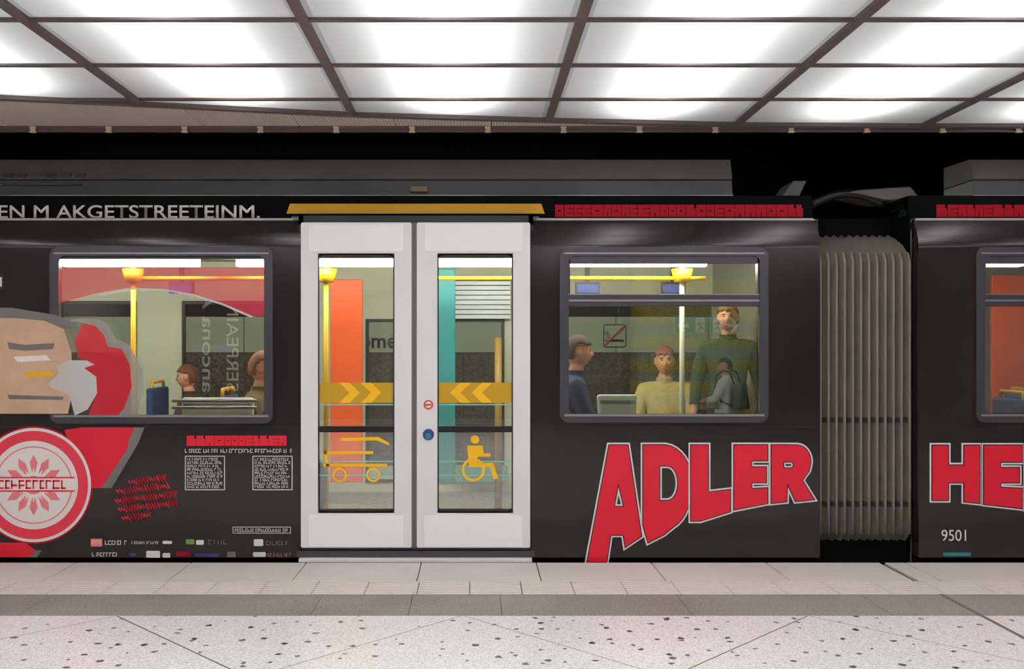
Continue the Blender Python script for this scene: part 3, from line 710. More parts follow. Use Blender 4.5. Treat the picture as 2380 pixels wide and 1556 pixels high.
# poster style print left of the doors
y_ = TY-.0015
heavy(TX(434), TX(668), TZ(1037), TZ(1013), y_, 'headline_lettering', 'red headline lettering')
m_ = MB(); pseudo(m_, TX(430), TX(680), TZ(1053), TZ(1044), y_, .8, .1); m_.build('subtitle_lettering', 'white', tram)
for a, b in ((430, 523), (587, 680)):
    fr = MB().box(TX(a), TX(b), y_-.0005, y_+.0005, TZ(1062), TZ(1060)).box(TX(a), TX(b), y_-.0005, y_+.0005, TZ(1140), TZ(1138)).box(TX(a), TX(a+2), y_-.0005, y_+.0005, TZ(1140), TZ(1060)).box(TX(b-2), TX(b), y_-.0005, y_+.0005, TZ(1140), TZ(1060))
    for i in range(9):
        pseudo(fr, TX(a+5), TX(b-5-random.randint(0, 6)), TZ(1071+i*8), TZ(1065+i*8), y_, .85, .16)
    fr.build('text_box', 'white', tram, label='white outlined box of small print')
fr = MB().box(TX(541), TX(676), y_-.0005, y_+.0005, TZ(1226.5), TZ(1225)).box(TX(541), TX(676), y_-.0005, y_+.0005, TZ(1240.5), TZ(1239)).box(TX(541), TX(542.5), y_-.0005, y_+.0005, TZ(1240), TZ(1225)).box(TX(674.5), TX(676), y_-.0005, y_+.0005, TZ(1240), TZ(1225))
pseudo(fr, TX(546), TX(670), TZ(1236.5), TZ(1229.5), y_, .9, .15); fr.build('framed_caption', 'white', tram)
# red handwritten slogan
sc_ = MB()
for li, (xa_, xb_, za_) in enumerate(((300, 385, 1122), (272, 392, 1144), (268, 410, 1166), (276, 412, 1186), (284, 350, 1206))):
    pts = []; n = int((xb_-xa_)/3.2)
    for i in range(n+1):
        u = i/n; up = (xb_-xa_)*u*.12
        pts.append((TX(xa_+(xb_-xa_)*u+(3 if i % 2 else -1)), y_, TZ(za_-up+(7 if i % 2 else -8)*(1 if (i//5) % 3 else .55))))
    sc_.tube(pts, .0065, 6)
sc_.build('handwritten_slogan', 'red', tram, label='red handwritten slogan')
# sponsor marks
def chip(a, b, c, d_, m): return MB().prism(rrect(TX((a+b)/2), TZ((c+d_)/2), TX(b)-TX(a), TZ(c)-TZ(d_), .008), y_-.0006, y_+.0006).build('sponsor_mark', m, tram)
c1 = chip(211, 238, 1253, 1271, 'pink'); m_ = MB(); pseudo(m_, TX(215), TX(235), TZ(1266), TZ(1258), y_-.002, .7, .1, False); m_.build('mark_lettering', 'white', c1)
for a, b, c, d_, m in ((244, 300, 1257, 1267, 'white'), (306, 372, 1259, 1265, 'white'), (378, 400, 1258, 1265, 'white'), (432, 452, 1254, 1266, 'green_print'), (456, 474, 1256, 1267, 'white'), (484, 530, 1255, 1266, 'grey_print'),
                      (590, 612, 1254, 1270, 'white'), (618, 674, 1258, 1268, 'grey_print'), (214, 280, 1285, 1294, 'white'), (300, 316, 1286, 1294, 'blue_print'), (340, 372, 1281, 1297, 'pale'), (378, 396, 1286, 1297, 'white'),
                      (410, 444, 1283, 1294, 'dark_or_shaded_red'), (452, 510, 1288, 1294, 'blue_print'), (528, 548, 1283, 1296, 'grey_print'), (588, 618, 1284, 1295, 'white'), (622, 676, 1287, 1294, 'pink')):
    if b-a > 30 and m in ('white', 'grey_print', 'pink'):
        q_ = MB(); pseudo(q_, TX(a), TX(b), TZ(d_), TZ(c), y_, .75, .12); q_.build('sponsor_mark', m, tram)
    else: chip(a, b, c, d_, m)
# round badge
bx_, bz_ = TX(79), TZ(1128); r0 = 133/353.8
bd = MB().disc(bx_, bz_, r0+.012, y_, y_+.0007, 72).build('round_badge', 'dark_or_shaded_red', tram, label='round red and white badge printed on the side')
MB().disc(bx_, bz_, r0, y_-.001, y_, 72).build('badge_rim', 'white', bd)
MB().disc(bx_, bz_, r0-.02, y_-.002, y_-.001, 72).build('badge_ring', mat('badge_red', srgb(222, 50, 72), .5), bd)
MB().disc(bx_, bz_, r0-.085, y_-.003, y_-.002, 72).build('badge_field', 'pale', bd)
orn = MB()
for i in range(12):
    a = 2*PI*i/12; 
    p = [(.07, -.16), (.17, -.10), (.235, 0), (.17, .10), (.07, .16)]
    pts = [(bx_+r_*math.cos(a+t*.9), bz_+r_*math.sin(a+t*.9)) for r_, t in ((.08, -.12), (.15, -.2), (.2, 0), (.15, .2), (.08, .12), (.12, 0))]
    orn.prism(pts, y_-.004, y_-.003)
orn.disc(bx_, bz_, .06, y_-.004, y_-.003, 24, .042); orn.disc(bx_, bz_, .255, y_-.004, y_-.003, 60, .247)
orn.build('badge_ornament', 'pink', bd)
MB().box(bx_-.27, bx_+.27, y_-.006, y_-.004, TZ(1142), TZ(1110)).build('badge_banner', 'pale', bd)
q_ = MB().box(bx_-.27, bx_+.27, y_-.007, y_-.005, TZ(1112), TZ(1109)).box(bx_-.27, bx_+.27, y_-.007, y_-.005, TZ(1143), TZ(1140)); pseudo(q_, bx_-.24, bx_+.24, TZ(1137), TZ(1116), y_-.0065, .75, .14, False); q_.build('badge_lettering', 'red', bd)
# big painted figure print over body and left window
def art(name, pts, m, dy, label=None): return curve_mesh(name, [[(TX(a), TZ(b)) for a, b in pts]], TY-.0015-dy, m, tram, label=label)
yg = .013
art('print_band', [(190, 994), (312, 994), (300, 1022), (296, 1045), (236, 1135), (196, 1135), (150, 1000)], 'red', 0, 'red painted ribbon')
art('print_outline', [(312, 994), (336, 994), (322, 1030), (260, 1135), (236, 1135), (296, 1045), (300, 1022)], 'grey_print', 0)  # grey outline of the printed ribbon
art('print_band', [(-60, 1262), (60, 1262), (84, 1280), (66, 1296), (-60, 1296)], 'red', .0002)
art('print_outline', [(84, 1280), (98, 1280), (86, 1296), (66, 1296)], 'grey_print', .0002)
art('print_face', [(-60, 738), (40, 738), (105, 742), (150, 765), (168, 820), (172, 905), (160, 962), (-60, 962)], 'tan_print', yg, 'tan painted patch of the big print')
art('print_cap', [(-60, 716), (30, 716), (66, 722), (128, 732), (165, 745), (176, 766), (150, 765), (105, 746), (40, 740), (-60, 740)], 'grey_print', yg+.0005)
art('print_stripe', [(20, 796), (60, 802), (130, 798), (126, 812), (60, 816), (24, 812)], 'grey_print', yg+.001)
art('print_stripe', [(34, 830), (110, 826), (120, 838), (44, 842)], 'pale', yg+.001)
art('print_stripe', [(60, 866), (120, 862), (128, 874), (66, 876)], 'yellow', yg+.001)
art('print_stripe', [(20, 918), (150, 922), (148, 930), (24, 928)], 'grey_print', yg+.001)
art('print_wing', [(116, 892), (140, 868), (134, 852), (160, 838), (204, 838), (222, 848), (198, 856), (226, 876), (228, 915), (206, 952), (176, 966), (164, 920), (120, 900)], 'film_white', yg+.0015, 'white painted wing shape')
art('print_arm', [(196, 752), (224, 758), (244, 780), (252, 806), (286, 812), (304, 850), (308, 900), (290, 950), (276, 966), (206, 966), (228, 915), (226, 876), (198, 856), (222, 848), (184, 830), (176, 790)], 'film_red', yg+.0005, 'red painted arm of the big print')
art('print_edge', [(140, 742), (228, 742), (252, 752), (270, 786), (300, 800), (334, 860), (336, 910), (318, 966), (276, 966), (290, 950), (308, 900), (304, 850), (286, 812), (252, 806), (244, 780), (224, 758), (196, 752)], 'film_grey', yg)
art('print_arch', [(138, 622), (616, 622), (616, 735), (590, 736), (520, 706), (450, 684), (380, 672), (300, 670), (220, 684), (160, 700), (138, 706)], 'film_pink', yg, 'translucent pink arch print on the glass')
art('print_arch_edge', [(220, 684), (300, 670), (380, 672), (450, 684), (520, 706), (590, 736), (584, 739), (518, 710), (449, 688), (380, 676), (300, 674), (222, 688)], 'film_white', yg+.0006)
# reflection of a small bright display, painted on at the far left
MB().box(TX(-40), TX(12), TY-.004, TY-.002, TZ(677), TZ(635)).build('reflection_plate', 'body', tram)
MB().box(TX(-36), TX(9), TY-.0045, TY-.003, TZ(674), TZ(638)).build('reflection_ground', 'black', tram)
MB().box(TX(1), TX(5), TY-.0055, TY-.004, TZ(667), TZ(645)).build('reflection_mark', 'white', tram)

# interior -----------------------------------------------------
IY0, IY1 = TY+.07, FY
xa, xb = TX(-420), TX(1900); xc_, xd = TX(2140), TX(3100)
for a, b in ((xa, xb), (xc_, xd)):
    MB().box(a, b, IY0, IY1, -.1, .05).build('cabin_floor', 'int_floor', tram)
    MB().box(a, b, IY0, IY1, 2.2, 2.26).build('cabin_ceiling', 'int_grey', tram)
    MB().box(a, b, 6.25, IY1, -.6, -.1).build('underframe', 'matte_black', tram)
MB().box(xb-.03, xb, IY0, IY1, .05, 2.2).build('end_wall', 'int_grey', tram); MB().box(xc_, xc_+.03, IY0, IY1, .05, 2.2).build('end_wall', 'int_grey', tram)
MB().box(xa, xa+.03, IY0, IY1, .05, 2.2).build('end_wall', 'int_grey', tram); MB().box(xd-.03, xd, IY0, IY1, .05, 2.2).build('end_wall', 'int_grey', tram)
# far side wall with openings
WY = FY-.05
def wx(px): return X(px, WY)
def wz(py): return Z(py, WY)
fwl = MB(); ops = [(140, 318), (424, 660), (850, 1172), (1290, 1690)]
cur = xa
for i, (a, b) in enumerate(ops):
    fwl.box(cur, wx(a), WY, FY, .05, 2.2); zb = wz(966) if i != 2 else wz(1122)
    zt_ = wz(700) if i != 2 else wz(742)
    fwl.box(wx(a), wx(b), WY, FY, .05, zb); fwl.box(wx(a), wx(b), WY, FY, zt_, 2.2); cur = wx(b)
fwl.box(cur, xb, WY, FY, .05, 2.2)
fwl.build('far_side_wall', 'int_pale', tram)
MB().box(xc_, xd, WY, FY, .05, 2.2).build('far_side_wall', 'int_grey', tram)
for i, (a, b) in enumerate(ops):
    z0, z1 = (wz(966), wz(700)) if i != 2 else (wz(1122), wz(742))
    f_ = curve_mesh('far_window_frame', [[(wx(a), z0), (wx(b), z0), (wx(b), z1), (wx(a), z1)], [(wx(a)+.03, z0+.03), (wx(b)-.03, z0+.03), (wx(b)-.03, z1-.03), (wx(a)+.03, z1-.03)]], WY-.005, 'rubber', tram, ext=.012)
    MB().box(wx(a), wx(b), WY+.02, WY+.024, z0, z1).build('pane', 'far_glass', f_)
    if i == 2: 
        MB().box(wx(1008)-.03, wx(1008)+.03, WY-.01, WY+.02, z0, z1).build('door_meeting_edge', 'rubber', f_)
        MB().box(wx(a), wx(b), WY-.02, WY+.02, wz(1006), wz(985)).build('door_crossbar', 'black', f_)
hdr = MB()
for i in range(9): hdr.box(wx(1030), wx(1185), WY-.10-.004*i, WY-.02, wz(742-11*i), wz(733-11*i))
hdr.build('door_header', mat('header_silver', srgb(214, 220, 222), .35, metal=.2), tram)
# interior light lines
LY = 7.0
def lx(px): return X(px, LY)
for a, b in ((150, 462), (552, 1640), (2150, 2372), (-350, 100)):
    lf = MB().box(lx(a), lx(b), LY-.05, LY+.05, Z(602, LY)+.0, 2.2).build('light_housing', 'white_paint', tram)
    MB().box(lx(a), lx(b), LY-.045, LY+.045, Z(620, LY), Z(602, LY)).build('light_strip', 'lamp_int', lf)
# grab rails and poles
def rx(px): return X(px, 7.15)
hz_ = Z(647, 7.15)
for a, b in ((300, 760), (980, 1640)):
    MB().tube([(rx(a), 7.15, hz_), (rx(b), 7.15, hz_)], .016, 10).build('grab_rail', 'grab', tram, smooth=True)
for px, yy in ((310, 7.15), (758, 7.15), (1585, 7.15)):
    x = X(px, yy)
    p_ = MB().tube([(x, yy, .05), (x, yy, 2.2)], .02, 12).build('grab_pole', 'grab' if px < 1000 else 'int_pale', tram, smooth=True)
    MB().tube([(x, yy, hz_-.03), (x, yy, hz_+.07)], [.06, .085], 16).build('pole_bracket', 'grab', p_, smooth=True)
MB().tube([(X(1158, 7.6), 7.6, .05), (X(1158, 7.6), 7.6, Z(785, 7.6))], .03, 12).build('grab_pole', mat('pole_ochre', srgb(150, 118, 40), .5), tram, smooth=True)
# partitions
def panel(pa, pb, yy, pt, pbm, m, name='partition'): return MB().box(X(pa, yy), X(pb, yy), yy, yy+.04, Z(pbm, yy), Z(pt, yy)).build(name, m, tram, bevel=.006)
panel(768, 842, 7.9, 650, 1122, 'orange'); panel(1018, 1058, 7.6, 625, 1124, 'teal')
panel(1060, 1180, 8.55, 1083, 1122, mat('teal_pale', srgb(110, 165, 150), .5), 'kick_panel')
panel(2306, 2440, 7.9, 640, 1000, 'orange')
for px, yy in ((420, 7.9), (1366, 7.9), (1566, 7.9)):
    q_ = MB().box(X(px, yy)-.1, X(px, yy)+.1, yy, yy+.06, Z(682, yy), Z(655, yy)).box(X(px, yy)-.02, X(px, yy)+.02, yy+.02, yy+.04, Z(655, yy), 2.2).build('info_display', 'black', tram)
    MB().box(X(px, yy)-.09, X(px, yy)+.09, yy-.004, yy, Z(681, yy), Z(662, yy)).build('screen', 'screen_blue', q_)
# seats
def seat(px, yy, pal='seat_blue', ztop=None, wd=.44, facing=1):
    x = X(px, yy); zt_ = ztop or 1.05
    s_ = MB().box(x-wd/2, x+wd/2, yy-.22, yy+.22, .33, .40).build('seat', pal, tram, bevel=.02)
    MB().box(x-.05, x+.05, yy-.15, yy+.15, .05, .33).build('pedestal', 'slate', s_)
    bx = x-facing*wd/2
    MB().zprism([(bx-.03, yy-.22), (bx+.03, yy-.22), (bx+.03, yy+.22), (bx-.03, yy+.22)], .38, zt_).build('backrest', pal, s_, bevel=.02)
    MB().tube([(bx-.0, yy-.15, zt_-.01), (bx, yy-.14, zt_+.05), (bx, yy+.14, zt_+.05), (bx, yy+.15, zt_-.01)], .014, 8).build('seat_grip', 'grab', s_, smooth=True)
    return s_
SEATS = [(600, 6.75, 1), (425, 8.15, 1), (1335, 6.95, 1), (1545, 7.8, -1), (2420, 6.9, 1), (2440, 7.4, 1)]
for px, yy, fc in SEATS[:2]: seat(px, yy, facing=fc)
for px, yy, fc in SEATS[2:4]: seat(px, yy, facing=fc)
for px, yy, fc in SEATS[4:]: seat(px, yy, ztop=1.02, facing=fc)
# pale seat shells seen from behind (transverse)
def shell(pa, pb, yy, pt, m='int_pale'):
    x0_, x1_ = X(pa, yy), X(pb, yy); z1 = Z(pt, yy)
    o_ = MB().prism([(x0_, z1), (x1_, z1), (x1_-.03, .5), (x0_+.03, .5)], yy, yy+.05).build('seat_shell', m, tram, bevel=.02)
    MB().box(x0_+.02, x1_-.02, yy-.01, yy+.0, z1-.06, z1-.04).build('shell_trim', 'silver', o_)
    MB().box((x0_+x1_)/2-.04, (x0_+x1_)/2+.04, yy-.0, yy+.06, .05, .5).build('pedestal', 'slate', o_)
shell(1388, 1482, 6.55, 918, mat('seat_pale_green', srgb(196, 206, 184), .5)); shell(420, 590, 6.5, 925)
for py in (932, 948):
    MB().tube([(X(400, 6.35), 6.35, Z(py, 6.35)), (X(596, 6.35), 6.35, Z(py, 6.35))], .012, 8).build('chrome_rail', 'silver', tram, smooth=True)

# ------------------------------------------------------------------ hall behind the photographer, mirrored in the tram windows
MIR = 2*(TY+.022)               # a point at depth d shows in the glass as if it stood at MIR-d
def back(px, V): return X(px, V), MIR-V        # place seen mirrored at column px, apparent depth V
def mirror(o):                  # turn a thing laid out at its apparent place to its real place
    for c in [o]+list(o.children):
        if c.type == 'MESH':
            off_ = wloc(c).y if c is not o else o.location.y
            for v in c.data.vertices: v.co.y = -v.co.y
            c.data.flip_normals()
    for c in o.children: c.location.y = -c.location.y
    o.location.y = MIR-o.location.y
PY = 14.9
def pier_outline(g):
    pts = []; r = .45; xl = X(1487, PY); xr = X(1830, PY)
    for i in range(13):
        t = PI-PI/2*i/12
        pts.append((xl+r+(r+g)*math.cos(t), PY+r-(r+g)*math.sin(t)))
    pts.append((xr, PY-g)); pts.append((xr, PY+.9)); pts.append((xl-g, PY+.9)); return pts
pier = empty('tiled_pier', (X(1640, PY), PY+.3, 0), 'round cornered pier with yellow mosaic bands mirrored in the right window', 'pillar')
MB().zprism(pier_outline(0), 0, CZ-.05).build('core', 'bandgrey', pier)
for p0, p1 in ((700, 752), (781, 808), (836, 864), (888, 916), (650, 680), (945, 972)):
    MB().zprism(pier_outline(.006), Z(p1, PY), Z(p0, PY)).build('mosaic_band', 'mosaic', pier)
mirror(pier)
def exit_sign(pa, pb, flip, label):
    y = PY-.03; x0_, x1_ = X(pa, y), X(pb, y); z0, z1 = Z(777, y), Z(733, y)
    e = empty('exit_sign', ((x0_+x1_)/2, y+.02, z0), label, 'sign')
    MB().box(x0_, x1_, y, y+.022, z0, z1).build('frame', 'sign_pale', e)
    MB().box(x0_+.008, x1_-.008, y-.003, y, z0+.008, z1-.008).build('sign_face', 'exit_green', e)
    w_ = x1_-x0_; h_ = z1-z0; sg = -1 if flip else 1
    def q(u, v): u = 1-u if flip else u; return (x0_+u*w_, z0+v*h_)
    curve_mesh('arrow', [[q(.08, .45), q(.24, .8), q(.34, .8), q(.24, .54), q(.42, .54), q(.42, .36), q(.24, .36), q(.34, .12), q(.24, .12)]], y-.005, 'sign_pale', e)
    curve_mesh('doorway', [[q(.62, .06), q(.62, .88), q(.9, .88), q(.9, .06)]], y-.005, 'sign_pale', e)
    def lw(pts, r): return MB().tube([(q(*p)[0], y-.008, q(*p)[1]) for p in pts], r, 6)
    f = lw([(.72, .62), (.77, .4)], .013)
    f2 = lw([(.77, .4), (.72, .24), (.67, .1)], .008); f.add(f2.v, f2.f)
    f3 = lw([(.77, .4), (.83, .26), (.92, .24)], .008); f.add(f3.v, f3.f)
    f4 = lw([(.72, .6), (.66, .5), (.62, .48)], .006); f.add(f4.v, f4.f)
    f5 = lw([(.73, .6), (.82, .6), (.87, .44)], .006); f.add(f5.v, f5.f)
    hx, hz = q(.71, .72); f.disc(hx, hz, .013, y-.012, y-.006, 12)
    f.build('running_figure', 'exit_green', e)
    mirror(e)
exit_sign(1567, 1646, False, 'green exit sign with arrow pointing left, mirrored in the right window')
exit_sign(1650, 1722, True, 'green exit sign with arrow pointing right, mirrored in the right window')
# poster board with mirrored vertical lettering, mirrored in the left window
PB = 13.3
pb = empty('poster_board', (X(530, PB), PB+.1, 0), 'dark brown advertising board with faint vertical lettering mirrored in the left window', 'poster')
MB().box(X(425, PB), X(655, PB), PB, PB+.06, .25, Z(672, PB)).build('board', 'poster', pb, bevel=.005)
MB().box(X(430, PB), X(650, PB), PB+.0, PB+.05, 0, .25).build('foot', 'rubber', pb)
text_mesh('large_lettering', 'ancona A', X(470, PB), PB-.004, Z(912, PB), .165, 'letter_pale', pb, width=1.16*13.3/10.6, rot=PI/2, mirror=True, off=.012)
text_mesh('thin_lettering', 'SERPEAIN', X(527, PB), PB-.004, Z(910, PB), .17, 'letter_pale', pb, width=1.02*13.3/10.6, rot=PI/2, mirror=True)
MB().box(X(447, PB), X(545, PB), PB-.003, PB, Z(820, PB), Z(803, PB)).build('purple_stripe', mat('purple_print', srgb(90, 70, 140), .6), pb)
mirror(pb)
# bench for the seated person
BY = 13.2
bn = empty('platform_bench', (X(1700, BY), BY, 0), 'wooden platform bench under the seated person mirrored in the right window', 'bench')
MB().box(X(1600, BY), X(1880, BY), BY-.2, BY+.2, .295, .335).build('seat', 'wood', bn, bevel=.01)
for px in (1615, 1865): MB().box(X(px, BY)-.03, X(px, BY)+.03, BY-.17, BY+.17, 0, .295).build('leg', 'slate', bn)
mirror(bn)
# ------------------------------------------------------------------ people
def person(label, loc, rot, seated, top, trousers, hair, sc=1.0, arm_up=False, turn=0.0, hairlong=False):
    z_p = .50 if seated else .93
    J = []; E = []; Rr = []
    def j(x, y, z, rx_, ry_=None): J.append(Vector((x, y, z))); Rr.append((rx_, ry_ or rx_)); return len(J)-1
    def e(*ids):
        for a, b in zip(ids[:-1], ids[1:]): E.append((a, b))
    pel = j(0, 0, z_p, .14, .12); bel = j(0, 0, z_p+.18, .13, .11); che = j(0, .02, z_p+.40, .15, .11); nb_ = j(0, .01, z_p+.545, .065); nk = j(0, -.005, z_p+.60, .062)
    hd = j(0, -.01, z_p+.66, .06)
    e(pel, bel, che, nb_, nk, hd)
    hands = []; feet = []
    for s_ in (-1, 1):
        sh_ = j(s_*.18, .02, z_p+.475, .078); 
        if seated: el = j(s_*.245, -.06, z_p+.24, .054); wr = j(s_*.13, -.27, z_p+.20, .03); pm = j(s_*.11, -.34, z_p+.19, .036, .02)
        else: el = j(s_*.25, .02, z_p+.22, .048); wr = j(s_*.27, -.06, z_p-.02, .03); pm = j(s_*.27, -.08, z_p-.09, .02, .036)
        if arm_up and s_ == arm_up and not seated: J[el] = Vector((s_*.24, -.2, z_p+.46)); J[wr] = Vector((s_*.14, -.33, z_p+.64)); J[pm] = Vector((s_*.12, -.36, z_p+.72))
        elif arm_up and s_ == arm_up: J[el] = Vector((s_*.25, -.10, z_p+.25)); J[wr] = Vector((s_*.17, -.31, z_p+.31)); J[pm] = Vector((s_*.155, -.375, z_p+.33))
        e(che, sh_, el, wr, pm); hands.append((wr, pm))
        dr = (J[pm]-J[wr]).normalized(); side = Vector((1, 0, 0)) if seated else Vector((0, 1, 0))
        for k in range(4):
            o1 = side*(k-1.5)*.019; ln = (.062, .072, .068, .052)[k]
            p1 = J[pm]+dr*.035+o1; p2 = p1+dr*ln*.55+Vector((0, 0, -.012)); p3 = p2+dr*ln*.35+Vector((0, 0, -.025))
            a = j(*p1, .0085); b = j(*p2, .008); c = j(*p3, .007); e(pm, a, b, c)
        a = j(*(J[wr]*.45+J[pm]*.55-side*s_*.035), .011); b = j(*(J[pm]+dr*.03-side*s_*.05), .009); e(pm, a, b)
        hp = j(s_*.095, 0, z_p-.03, .10)
        if seated: kn = j(s_*.12, -.42, z_p+.0, .068); an = j(s_*.12, -.42, .10, .042); toe = j(s_*.13, -.60, .04, .038)
        else: kn = j(s_*.11, -.01, .50, .062); an = j(s_*.11, .02, .09, .042); toe = j(s_*.12, -.16, .035, .038)
        e(pel, hp, kn, an, toe); feet.append(an)
    me = bpy.data.meshes.new('tmp'); me.from_pydata([tuple(v) for v in J], E, [])
    ob = bpy.data.objects.new('tmp', me); C.objects.link(ob)
    sk = ob.modifiers.new('s', 'SKIN'); 
    if not me.skin_vertices: bpy.context.view_layer.update()
    if not me.skin_vertices:
        bpy.context.view_layer.objects.active = ob; bpy.ops.mesh.customdata_skin_add()
    for i, r_ in enumerate(Rr): me.skin_vertices[0].data[i].radius = r_
    me.skin_vertices[0].data[0].use_root = True
    ss_ = ob.modifiers.new('ss', 'SUBSURF'); ss_.levels = 1; ss_.render_levels = 1
    dg = bpy.context.evaluated_depsgraph_get(); m1 = bpy.data.meshes.new_from_object(ob.evaluated_get(dg)); bpy.data.objects.remove(ob)
    # head
    bm = bmesh.new(); bm.from_mesh(m1); bmesh.ops.recalc_face_normals(bm, faces=bm.faces)
    hc = Vector((0, -.02, z_p+.735))
    n0 = len(bm.verts)
    bmesh.ops.create_icosphere(bm, subdivisions=4, radius=1)
    bm.verts.ensure_lookup_table()
    for v in bm.verts[n0:]:
        p = v.co.copy(); q_ = Vector((p.x*.077, p.y*.097, p.z*.118))
        if p.z < 0: q_.x *= 1-.2*(-p.z)**1.5; q_.y *= 1-.10*(-p.z)
        if p.y < -.2 and p.z < -.1: q_.y -= .006
        f_ = Vector((p.x/.16, (p.z+.12)/.30, 0)).length                    # nose
        if p.y < 0 and f_ < 1: q_.y -= .024*(1-f_)*(1.3-(p.z+.12)*1.5)
        for sx_ in (-1, 1):
            d_ = Vector(((p.x-sx_*.38)/.2, (p.z-.08)/.13, 0)).length        # eye sockets
            if p.y < 0 and d_ < 1: q_.y += .012*(1-d_)
        d_ = Vector((p.x/.36, (p.z+.52)/.06, 0)).length                     # mouth
        if p.y < 0 and d_ < 1: q_.y += .006*(1-d_)
        d_ = Vector((p.x/.3, (p.z+.45)/.07, 0)).length
        if p.y < 0 and d_ < 1: q_.y -= .004*(1-d_)
        v.co = q_
    for sx_ in (-1, 1):
        n1 = len(bm.verts)
        bmesh.ops.create_icosphere(bm, subdivisions=2, radius=1)
        bm.verts.ensure_lookup_table()
        for v in bm.verts[n1:]: v.co = Vector((v.co.x*.012+sx_*.079, v.co.y*.02+.012, v.co.z*.032))
    rt = Matrix.Rotation(turn, 3, 'Z')
    for v in bm.verts[n0:]: v.co = rt @ v.co + hc
    bm.to_mesh(m1); bm.free()
    ob = bpy.data.objects.new('tmp', m1); C.objects.link(ob)
    rm = ob.modifiers.new('r', 'REMESH'); rm.mode = 'VOXEL'; rm.voxel_size = .0075; rm.use_smooth_shade = True
    sm = ob.modifiers.new('sm', 'SMOOTH'); sm.iterations = 2; sm.factor = .5
    dg = bpy.context.evaluated_depsgraph_get(); m2 = bpy.data.meshes.new_from_object(ob.evaluated_get(dg)); bpy.data.objects.remove(ob)
    m2.materials.clear(); m2.materials.append(M['skin']); m2.shade_smooth()
    body = bpy.data.objects.new('person', m2); C.objects.link(body); tag(body, label, 'person')
    wrs = [J[w_] for w_, _ in hands]; pms = [J[p_] for _, p_ in hands]
    def shellpart(name, test, off_, col, rough=.85):
        b = bmesh.new(); b.from_mesh(m2); b.normal_update()
        dl = [f_ for f_ in b.faces if not test(f_.calc_center_median(), f_.normal)]
        nv = {v.index: v.normal.copy() for v in b.verts}
        for v in b.verts: v.co += v.normal*off_
        bmesh.ops.delete(b, geom=dl, context='FACES')
        mm = bpy.data.meshes.new(name); b.to_mesh(mm); b.free()
        mm.materials.clear(); mm.materials.append(mat(name+'_cloth', col, rough, noise=(30, .12)))
        mm.shade_smooth()
        o_ = bpy.data.objects.new(name, mm); C.objects.link(o_); o_.parent = body
        sd = o_.modifiers.new('t', 'SOLIDIFY'); sd.thickness = .006; sd.offset = -1
    def hand(c): 
        return any((c-a).length < .05 or (c-b).length < .13 and (c-b).dot(b-a) > -.07*.07 for a, b in zip(wrs, pms))
    def is_leg(c): return c.z < z_p-.06 or (seated and c.y < -.12 and c.z < z_p+.085)
    shellpart('jacket', lambda c, n: (c.z < z_p+.60) and not is_leg(c) and not hand(c), .012, top)
    shellpart('trousers', lambda c, n: (is_leg(c) or c.z < z_p+.02) and c.z > .09 and not hand(c), .008, trousers)
    shellpart('shoes', lambda c, n: c.z < .12, .008, srgb(40, 36, 34), .5)
    def hairt(c, n):
        d_ = rt.inverted() @ (c-hc)
        if d_.length > .16: return False
        if d_.z > .052+.006*math.sin(d_.x*160): return True
        low = -.16 if hairlong else -.045
        return (d_.y > .012 and d_.z > low and abs(d_.x) < .074 and (d_.y > .04 or d_.z > 0)) or (hairlong and abs(d_.x) > .06 and d_.z > -.1 and d_.y > -.03)
    shellpart('hair', hairt, .017, hair, .7)
    ey = MB()
    for sx_ in (-1, 1):
        c = rt @ Vector((sx_*.029, -.085, .010))+hc
        ey.tube([c+Vector((0, 0, -.006)), c, c+Vector((0, 0, .006))], [.004, .009, .004], 8)
    eo = ey.build('eyes', 'eye'); eo.parent = body
    mo = MB().tube([rt @ Vector((x_, -.0885+abs(x_)*.45, -.062+abs(x_)*.06))+hc for x_ in (-.024, -.012, 0, .012, .024)], [.002, .0045, .005, .0045, .002], 8).build('mouth', 'lips'); mo.parent = body
    for sx_ in (-1, 1):
        br = MB().tube([rt @ Vector((sx_*x_, -.095+x_*.22, .029-abs(x_-.03)*.2))+hc for x_ in (.014, .026, .038, .046)], .0035, 6).build('eyebrow', 'brow'); br.parent = body
    if len([1 for v in m2.vertices if z_p+.1 < v.co.z < z_p+.4]) < 3000: print('BODYFAIL', label)
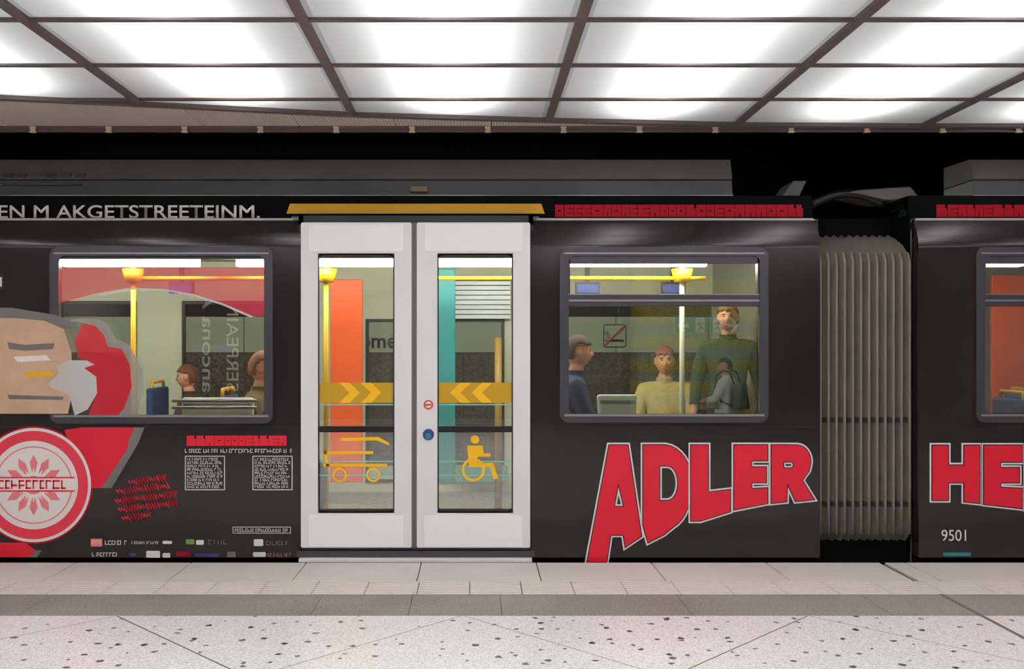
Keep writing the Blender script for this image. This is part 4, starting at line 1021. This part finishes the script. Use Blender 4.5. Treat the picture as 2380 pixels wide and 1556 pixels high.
    body.location = loc; body.rotation_euler = (0, 0, rot); body.scale = (sc,)*3
    return body
# rot 0 faces the platform; positive turns counter-clockwise seen from above
def at(px, D, z=0.05): return (X(px, D), D, z)
person('seated passenger with light brown hair in a dark jacket behind the left window', at(440, 8.15), -PI/2, True, srgb(60, 40, 40), srgb(40, 40, 50), srgb(110, 60, 30), .88)
person('passenger in an olive brown coat nearest the right edge of the left window', at(605, 6.78), PI/2, True, srgb(110, 90, 50), srgb(60, 50, 40), srgb(150, 95, 60), .97)
person('seated passenger in a dark blue jacket at the left of the right window', at(1338, 6.95, .13), PI/2, True, srgb(34, 44, 74), srgb(30, 34, 50), srgb(70, 46, 36), 1.0)
person('seated passenger in a beige coat in the middle of the right window', at(1545, 7.8, .05), -.15, True, srgb(176, 158, 106), srgb(30, 30, 30), srgb(150, 84, 60), 1.0)
person('standing passenger in a dark green top behind the right end of the right window', at(1692, 7.25), -.3, False, srgb(40, 62, 48), srgb(40, 40, 44), srgb(120, 80, 50), .95)
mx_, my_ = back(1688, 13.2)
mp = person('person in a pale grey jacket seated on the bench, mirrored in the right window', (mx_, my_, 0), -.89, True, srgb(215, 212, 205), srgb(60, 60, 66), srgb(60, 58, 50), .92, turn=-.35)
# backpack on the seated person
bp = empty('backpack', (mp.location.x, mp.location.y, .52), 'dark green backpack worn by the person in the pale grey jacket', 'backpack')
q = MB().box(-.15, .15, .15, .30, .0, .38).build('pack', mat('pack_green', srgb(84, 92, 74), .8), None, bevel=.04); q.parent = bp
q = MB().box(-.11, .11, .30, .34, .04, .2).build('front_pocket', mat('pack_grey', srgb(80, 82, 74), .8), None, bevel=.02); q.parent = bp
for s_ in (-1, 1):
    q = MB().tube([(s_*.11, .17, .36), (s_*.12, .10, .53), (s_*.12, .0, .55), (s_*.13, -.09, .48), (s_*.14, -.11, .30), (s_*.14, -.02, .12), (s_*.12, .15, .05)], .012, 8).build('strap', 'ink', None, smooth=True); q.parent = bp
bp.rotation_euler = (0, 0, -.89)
